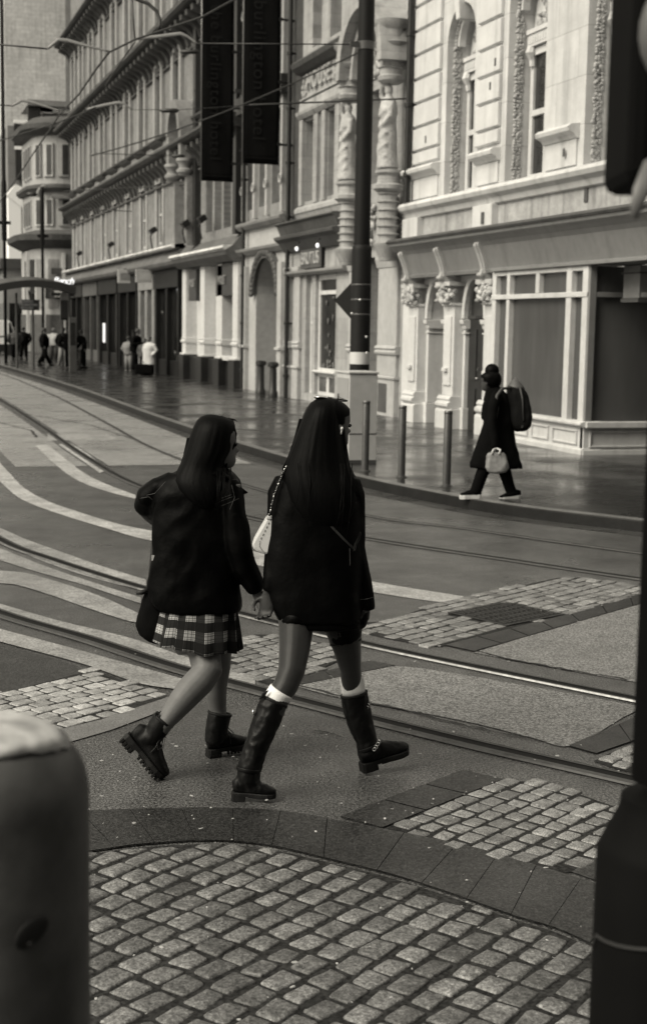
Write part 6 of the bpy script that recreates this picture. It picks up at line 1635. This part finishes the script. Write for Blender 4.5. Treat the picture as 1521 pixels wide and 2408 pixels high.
def chain(parent, f, px, dd, R_=.009):
    mb = MB()
    for i, (u, v) in enumerate(px):
        c = f.p(u, v, dd); a = FWD if i % 2 == 0 else RTH; a = (a*.8+RTH*.4).normalized() if i % 2 == 0 else (RTH*.5+FWD*.8).normalized()
        b = ZUP if i % 2 == 0 else UPV; x_ = a.orthogonal().normalized(); y_ = a.cross(x_)
        mb.tube([c+x_*(R_*math.cos(q))+y_*(R_*.75*math.sin(q)) for q in [k*.5236 for k in range(13)]], .0026, 6, caps=False)
    return mb.build('harness_chain', M('chain_metal', .3, .35, metal=1.), parent, smooth=True)
chain(bt2, K, ((880,1762),(884,1756),(888,1750),(891,1744)), .13, .009); chain(bt2, K, ((862,1664),(866,1659),(869,1652)), .15, .009)
# handbag, sunglasses, earbud, black bag
m_bagw = M('cream_leather', .50, .42, [(8, .06)], [(160, .12, .001)])
c = K.p(620, 1265, .0)
S = thing('handbag', c, 'small cream shoulder bag on a chain under the taller woman\'s arm', 'handbag')
ol = [(627,1216),(613,1240),(599,1264),(592,1278),(594,1290),(604,1298),(622,1304),(648,1306),(648,1216)]
mb = MB(); mb.prism([K.p(u, v, -.06) for u, v in ol], DPH*.13); mb.build('body', m_bagw, S, bevel=.014)
mb = MB()
for px in ([(637,1219),(624,1246),(611,1272),(610,1284),(616,1294),(624,1302)],):
    pts = [K.p(u, v, -.0625) for u, v in px]; fine = []
    for a, b in zip(pts, pts[1:]):
        for k in range(6): fine.append(a.lerp(b, k/6))
    for i in range(0, len(fine)-1, 2): mb.tube([fine[i], fine[i+1]], .0015, 5)
mb.build('seam', M('bag_seam', .12, .6), S)
mb = MB(); mb.prism([K.p(u, v, -.064) for u, v in ((628,1213),(640,1213),(640,1221),(626,1221))], DPH*.10); mb.build('zip_tab', m_bagw, S, bevel=.003)
mb = MB(); px = [(634,1210),(636,1203),(638,1195),(640,1187),(642,1179),(644,1171),(646,1163),(649,1155),(652,1147),(655,1139),(658,1131),(662,1122),(665,1114),(669,1106),(673,1099)]
for i, (u, v) in enumerate(px):
    cc = K.p(u, v, -.075-.004*(i % 2)); mb.ball(cc, .006 if i % 3 else .009, .006, .0075, 8, 6)
for a, b in zip(px, px[1:]): mb.tube([K.p(*a, -.073), K.p(*b, -.073)], .004, 5)
mb.build('chain_strap', M('dark_chain', .12, .25, metal=.9), S, smooth=True)
mb = MB()
for u, v in ((669,1104),(673,1098),(644,1168),(637,1200),(655,1139)): mb.ball(K.p(u, v, -.085), .004, .004, .006, 6, 5)
mb.build('chain_glint', m_metal, S, smooth=True)
S = thing('sunglasses', K.p(777, 942, 0), 'dark sunglasses pushed up on the taller woman\'s head', 'sunglasses')
rf = fR.cross(ZUP).normalized(); top = chin2+ZUP*.236
m_lens = M('sunglass_lens', .01, .08, spec=.6)
cg = K.p(778, 941, .0)
for s_, (u, v) in ((-1, (756, 936)), (1, (799, 941))):
    lc = K.p(u, v, -.02 if s_ < 0 else .03); nrm = (fR*.8+ZUP*.5).normalized(); ex = (K.p(797,945,.03)-K.p(757,939,-.02)).normalized(); ey = nrm.cross(ex).normalized()
    mb = MB(); mb.ball(lc, .034, .027, .004, 16, 6, basis=(ex, ey, nrm)); mb.build('lens', m_lens, S, smooth=True)
    mb = MB(); mb.tube([lc+ex*(.035*math.cos(q))+ey*(.028*math.sin(q)) for q in [k*.2856 for k in range(23)]], .0032, 6, caps=False); mb.build('rim', m_metal if s_ < 0 else m_cable, S, smooth=True)
mb = MB(); mb.tube([K.p(766,938,0), K.p(777,937,.005), K.p(787,940,.01)], .003, 6); mb.build('bridge', m_cable, S, smooth=True)
mb = MB(); a = K.p(808, 949, .05); mb.tube([a, a-fR*.03-ZUP*.01, K.p(806, 985, -.02), K.p(803, 1006, -.03)], [.004, .003, .003, .003], 6); mb.build('temple', m_cable, S, smooth=True)
S = thing('earbud', K.p(803, 1008, 0), 'tiny white earbud in the taller woman\'s ear', 'earbud')
e = K.p(804, 1008, -.115)
mb = MB(); mb.ball(e, .007, .007, .009, 10, 8); mb.tube([e, e-ZUP*.014+RTH*-.002, e-ZUP*.026+RTH*-.004], [.004, .003, .0028], 8); mb.build('bud', m_white, S, smooth=True)
c = F.p(350, 1450, .02)
S = thing('black_bag', c, 'soft black bag hanging at the shorter woman\'s hip beside her tartan skirt', 'bag')
mb = MB(); F.rows(mb, [(1384,344,400,.04,26),(1398,338,402,.04,32),(1425,331,402,.04,36),(1452,323,402,.04,38),(1470,320,400,.04,39),(1490,328,398,.04,38),(1503,344,394,.04,34),(1510,362,388,.04,24)], 28, 2.4); o = mb.build('body', M('black_nylon', .003, .8, [(6, .2)], [(20, .3, .006)], spec=.05), S); remesh(o, .009, 2, wrinkle(.004, 12, 3.))
mb = MB(); F.tube(mb, [(350,1388,.0,5,5), (334,1393,-.02,6,6), (321,1394,-.02,5,5)], 8); F.tube(mb, [(352,1388,.02,5,4), (356,1330,.05,5,4), (365,1240,.06,5,4), (400,1140,.03,5,4)], 8); mb.build('strap', m_lace, S, smooth=True)

# ============ the walker with the backpack on the far pavement
B_ = Fig(16.78); base = G(1160, 1174, KZ)
W3 = thing('person', (base.x, base.y, KZ), 'person in a long black coat walking left along the far kerb, hair in a bun', 'person')
fB = (-RTH*.85+DPH*.5).normalized(); sc = B_.s
chin3 = B_.p(1147, 920, 0)
mb = MB(); head(mb, chin3, fB, .225, 24)
B_.tube(mb, [(1150,905,0,9,9), (1156,925,0,10,10), (1168,950,.0,24,20), (1170,1010,.0,30,22), (1168,1060,.0,26,22), (1165,1090,.0,26,22)], 16)
B_.tube(mb, [(1150,1080,-.05,14,14), (1128,1120,-.05,10,10), (1115,1150,-.05,7,7), (1108,1165,-.05,6,6)], 12)
B_.tube(mb, [(1178,1080,.05,14,14), (1188,1120,.05,10,10), (1196,1148,.05,7,7), (1200,1164,.05,6,6)], 12)
B_.tube(mb, [(1165,950,-.2,9,9), (1158,1000,-.24,8,8), (1165,1040,-.24,7,7), (1166,1056,-.24,6,6)], 10)
w3 = B_.p(1166, 1056, -.24); hand(mb, w3, -ZUP, RTH*.5-DPH*.2, .9, .17, 1)
B_.tube(mb, [(1160,945,.2,9,9), (1146,975,.2,8,8), (1139,985,.12,6,6)], 10)
b3 = mb.build('body', M('dark_skin', .035, .55, [(9, .1)]), W3); remesh(b3, .014, 2)
mb = MB()
B_.rows(mb, [(906,1148,1168,0,9),(914,1142,1180,0,14),(926,1139,1192,0,20),(945,1137,1202,0,24),(975,1136,1206,0,27),(1000,1136,1206,0,28),(1020,1129,1208,0,29),(1050,1118,1214,0,32),(1075,1109,1221,0,34),(1092,1104,1226,0,35),(1100,1106,1227,0,34)], 30, 2.3)
B_.tube(mb, [(1168,925,-.14,12,12), (1158,960,-.22,12,13), (1155,1000,-.25,11,12), (1163,1035,-.25,9,10), (1165,1052,-.25,8,8)], 14)
B_.tube(mb, [(1156,925,.14,11,12), (1143,960,.2,11,12), (1139,985,.12,9,10)], 14)
ct = mb.build('coat', m_coatk, W3); remesh(ct, .018, 2, wrinkle(.012, 6, 2))
mb = MB()
B_.tube(mb, [(1148,1080,-.05,18,18), (1132,1115,-.05,15,15), (1120,1150,-.05,14,13), (1113,1163,-.05,14,12)], 14); B_.tube(mb, [(1178,1080,.05,18,18), (1188,1115,.05,15,15), (1198,1148,.05,13,13), (1205,1162,.05,13,11)], 14)
tr = mb.build('trousers', m_coatk, W3); remesh(tr, .016, 1)
for (h_, t_) in (((1130,1168,-.05), (1080,1170,-.08)), ((1222,1169,.05), (1173,1176,.02))):
    mb = MB(); a, b = B_.p(*h_), B_.p(*t_); x = (b-a); L = x.length; x.normalize()
    mb.tube([a+ZUP*.05, a+x*L*.25+ZUP*.06, a+x*L*.6+ZUP*.045, a+x*L*.95+ZUP*.03], [.035, .045, .045, .03], 12, rb=[.03, .05, .035, .02], side=x.cross(ZUP)); o = mb.build('shoe', m_coatk, W3, smooth=True)
    mb = MB(); ol2 = [(0, .03), (.1, .042), (.5, .04), (.8, .046), (1, .02)]; yv = ZUP.cross(x)
    q = lambda z: [a+x*(L*t)+yv*w+ZUP*z for t, w in ol2]+[a+x*(L*t)-yv*w+ZUP*(z) for t, w in reversed(ol2)]
    mb.loft([q(-.02), q(.01), q(.028)]); mb.build('sole', m_white, o, bevel=.004)
mb = MB(); head(mb, chin3-ZUP*.002, fB, .235, 24, 1.08, .3, lambda z: (-.02 if z < .5 else (.06 if z < .68 else .1)))
mb.ball(B_.p(1156, 872, 0), .085, .085, .085, 14, 10); mb.ball(B_.p(1156, 893, 0), .115, .11, .12, 14, 10); hr = mb.build('hair', m_hair, W3, smooth=True)
S = thing('backpack', B_.p(1222, 960, 0), 'dark backpack on the back of the walker in the long coat', 'backpack')
mb = MB(); B_.rows(mb, [(902,1200,1216,0,10),(910,1192,1228,0,20),(925,1192,1238,0,25),(950,1194,1245,0,27),(980,1196,1249,0,28),(1000,1200,1246,0,27),(1010,1206,1238,0,22),(1014,1212,1228,0,14)], 26, 4.); o = mb.build('body', M('backpack_cloth', .007, .8, [(5, .3)], [(14, .4, .01)], spec=.08), S); remesh(o, .016, 1, wrinkle(.008, 9, 6))
mb = MB(); B_.rows(mb, [(888,1209,1213,0,3),(898,1200,1222,0,12),(908,1192,1230,0,20),(914,1190,1234,0,22)], 16, 2.2); mb.build('flap', M('backpack_flap', .07, .6, [(5, .3)]), S, smooth=True)
mb = MB(); B_.tube(mb, [(1200,912,-.1,3,3), (1180,914,-.19,4,3), (1168,930,-.22,4,3), (1164,960,-.24,4,3)], 8); B_.tube(mb, [(1242,960,-.08,2.5,3), (1240,985,-.1,2.5,3), (1226,1006,-.13,2.5,3)], 8); B_.tube(mb, [(1222,912,-.14,2,3), (1228,940,-.15,2,3), (1230,990,-.15,2,3)], 8); mb.build('strap', M('backpack_strap', .04, .6), S, smooth=True)
S = thing('tote_bag', B_.p(1167, 1090, -.25), 'pale handbag carried low by the walker in the long coat', 'handbag')
mb = MB(); B_.rows(mb, [(1064,1148,1184,-.27,7),(1070,1144,1188,-.27,9),(1085,1142,1192,-.27,11),(1100,1141,1195,-.27,12),(1109,1146,1190,-.27,11),(1113,1154,1180,-.27,6)], 24, 3.0); o = mb.build('body', M('pale_bag', .17, .5, [(5, .35), (14, .25)], [(10, .4, .02)]), S); remesh(o, .012, 1, wrinkle(.008, 10, 9))
mb = MB()
for u0, u1 in ((1155, 1160), (1172, 1178)): mb.mark(); B_.tube(mb, [(u0,1068,-.33,2.2,2), (u0+4,1058,-.31,2.2,2), (1166,1054,-.27,2.2,2)], 8)
mb.parts('handle', m_white, S, smooth=True)

# ============ far people
def walker(u, vf, h, face, coat, trous, hairm, lab, long=False, stride=.25, lean=0., w=1.0, legm=None, arms=.0, grp=None):
    g = G(u, vf, KZ)
    if g.x > 10.3: q_ = XP(u, vf, 10.3); h *= q_.x/g.x; g = Vector((q_.x, q_.y, KZ))
    r_ = (RTH*face[0]+DPH*face[1]).normalized(); s_ = r_.cross(ZUP)
    T = thing('person', (g.x, g.y, KZ), lab, 'person', grp)
    k = h/1.72
    w *= 1.3; P = lambda f, s, z: g+(r_*f+s_*s*1.22)*k+r_*(lean*max(0, z-.9)*k)+ZUP*(z*k)
    mb = MB(); head(mb, P(0, 0, 1.49), r_, .23*k, 20)
    mb.tube([P(0,0,1.58), P(-.01,0,1.44), P(-.02,0,1.36), P(0,0,1.1), P(0,0,.92)], [.055*k, .055*k, .15*k, .13*k, .13*k], 12, rb=[.055*k, .055*k, .09*k, .09*k, .1*k], side=s_)
    for sg in (-1, 1):
        mb.tube([P(0, .09*sg, .95), P(.04*sg, .09*sg, .5), P(stride*sg*.5, .085*sg, .08), P(stride*sg*.5+.1, .085*sg, .03)], [.08*k, .06*k, .045*k, .035*k], 10)
        mb.tube([P(-.02, .19*sg, 1.36), P(-.06+.05*sg, .24*sg, 1.1), P(.04+arms, .24*sg, .88+arms)], [.055*k, .045*k, .035*k], 8)
        q = P(.04+arms, .24*sg, .88+arms); hand(mb, q, (r_*arms*2-ZUP).normalized(), -s_*sg, .5, .17*k, sg)
    b = mb.build('body', m_skin, T); remesh(b, .03, 1)
    mb = MB(); zb = .45 if long else .82
    mb.tube([P(-.01,0,1.46), P(-.02,0,1.38), P(-.02,0,1.2), P(0,0,.98), P(0,0,zb)], [.09*k, .22*k*w, .21*k*w, .2*k*w, (.25 if long else .2)*k*w], 16, rb=[.09*k, .16*k, .18*k*w, .17*k*w, (.26 if long else .19)*k], side=s_)
    for sg in (-1, 1): mb.tube([P(-.02, .18*sg*w, 1.38), P(-.06+.05*sg, .25*sg*w, 1.1), P(.03+arms, .25*sg, .9+arms)], [.08*k, .075*k, .055*k], 10)
    c = mb.build('coat', coat, T); remesh(c, .03, 1, wrinkle(.015, 5, u*.1))
    for sg in (-1, 1):
        mb = MB(); mb.tube([P(0, .09*sg, .95), P(.04*sg, .09*sg, .5), P(stride*sg*.5, .085*sg, .1)], [.13*k, .11*k, .085*k], 10); mb.tube([P(stride*sg*.5-.06, .085*sg, .04), P(stride*sg*.5+.15, .085*sg, .03)], .04, 8); mb.build('trouser_leg', trous, T, smooth=True)
    mb = MB(); head(mb, P(0, 0, 1.485), r_, .25*k, 16, 1.18, .35, lambda z: (-.02 if z < .55 else .06)); mb.build('hair', hairm, T, smooth=True)
    return T
m_gc = M('grey_coat', .05, .8, [(4, .2)]); m_pc = M('pale_coat', .42, .8, [(4, .15)]); m_jn = M('pale_trousers', .16, .8); m_dk = m_coatk; m_hd = M('brown_hair', .03, .6); m_bl = M('blond_hair', .2, .6)
walker(318, 874, 1.80, (.5, -.1), m_dk, m_dk, m_hd, 'tall person in black stooping towards a pale coated companion outside the terrace shops', lean=.22, stride=.15, arms=.25)
walker(351, 872, 1.64, (-.6, -.5), m_pc, m_dk, m_hd, 'person in a long pale coat talking outside the dark terrace shopfront', long=True, stride=.1, w=1.15)
walker(340, 862, 1.66, (-.5, -.8), m_gc, m_dk, m_hd, 'person in grey half hidden between the black clad and pale coated pair', stride=.1)
walker(303, 862, 1.6, (.6, .6), m_jn, m_jn, m_hd, 'person in pale clothes mostly hidden behind the tall stooping figure', stride=.1)
walker(57, 845, 1.70, (.3, 1), m_dk, m_dk, m_hd, 'dark clad person walking away nearest the white van', stride=.2, w=1.1)
walker(106, 860, 1.72, (1, .1), m_dk, m_dk, m_hd, 'dark clad person striding right through the far crowd', stride=.55)
walker(127, 850, 1.68, (-.2, -1), m_pc, m_gc, m_bl, 'fair haired person in a pale top behind the striding figure', stride=.1)
walker(150, 858, 1.74, (-.4, -1), m_dk, m_jn, m_hd, 'person in a dark jacket and pale trousers facing along the pavement', stride=.35)
walker(166, 868, 1.72, (.2, -1), m_dk, m_dk, m_bl, 'person all in black beside the dark totem', stride=.15, w=1.1)
walker(193, 866, 1.66, (.8, .5), m_dk, m_dk, m_hd, 'dark clad person standing just past the dark totem', stride=.15)
walker(36, 846, 1.68, (-.5, 1), m_gc, m_dk, m_hd, 'person in grey partly hidden in front of the white van', stride=.2)
g = XP(340, 880, 10.1); g.z = KZ
S = thing('suitcase', (g.x, g.y, KZ), 'small black case on the ground at the feet of the pale coated person', 'suitcase')
mb = MB(); mb.obox(g+ZUP*.24, RTH, DPH, ZUP, .36, .16, .2); mb.build('shell', m_coatk, S, bevel=.06)
mb = MB(); mb.tube([g+RTH*-.15+ZUP*.44, g+RTH*-.15+ZUP*.52, g+RTH*.15+ZUP*.52, g+RTH*.15+ZUP*.44], .015, 6); mb.build('handle', m_cable, S)
mb = MB()
for s_ in (-1, 1): mb.mark(); mb.lathe(g+RTH*(.28*s_)+ZUP*.035-DPH*.05, [(.035, 0), (.035, .1)], 10, axis=DPH)
mb.parts('wheel', m_cable, S)
# ------------------------------------------------------------ light, sky, camera
w = bpy.data.worlds.new('World'); scene.world = w; w.use_nodes = True
nt = w.node_tree; N = nt.nodes; Lk = nt.links
sky = N.new('ShaderNodeTexSky'); sky.sky_type = 'NISHITA'; sky.sun_disc = False
SUN_EL, SUN_AZ = R(44), R(-104)      # azimuth from +Y towards +X
sky.sun_elevation = SUN_EL; sky.sun_rotation = SUN_AZ
sky.air_density = 1.6; sky.dust_density = 3.0; sky.ozone_density = 1.0
bw = N.new('ShaderNodeRGBToBW'); Lk.new(sky.outputs[0], bw.inputs[0])
tint = N.new('ShaderNodeMix'); tint.data_type = 'RGBA'; tint.blend_type = 'MULTIPLY'; tint.inputs['Factor'].default_value = 1
tint.inputs['B'].default_value = (1.0, .942, .81, 1)
Lk.new(bw.outputs[0], tint.inputs['A'])
Lk.new(tint.outputs['Result'], N['Background'].inputs['Color'])
N['Background'].inputs['Strength'].default_value = .07
ld = bpy.data.lights.new('sun', 'SUN'); ld.energy = 1.6; ld.angle = R(38); ld.color = (1.0, .942, .81)
lo = bpy.data.objects.new('sun', ld); col.objects.link(lo); lo.location = (0, 20, 40)
sd = Vector((math.sin(SUN_AZ)*math.cos(SUN_EL), math.cos(SUN_AZ)*math.cos(SUN_EL), math.sin(SUN_EL)))
lo.rotation_euler = sd.to_track_quat('Z', 'Y').to_euler()
cd = bpy.data.cameras.new('camera'); cam = bpy.data.objects.new('camera', cd); col.objects.link(cam)
cam.matrix_world = Matrix(((RGT.x, UPV.x, -FWD.x, 0), (RGT.y, UPV.y, -FWD.y, 0), (RGT.z, UPV.z, -FWD.z, HC), (0, 0, 0, 1)))
cd.sensor_fit = 'VERTICAL'; cd.sensor_height = 36; cd.sensor_width = 24; cd.lens = FP/2408*36
cd.clip_start = .05; cd.clip_end = 1500
cd.dof.use_dof = True; cd.dof.focus_distance = 6.6; cd.dof.aperture_fstop = 4.0
scene.camera = cam
scene.view_settings.view_transform = 'Standard'; scene.view_settings.look = 'None'
scene.view_settings.exposure = 1.18; scene.view_settings.gamma = 1
scene.cycles.use_denoising = True
scene.cycles.max_bounces = 8
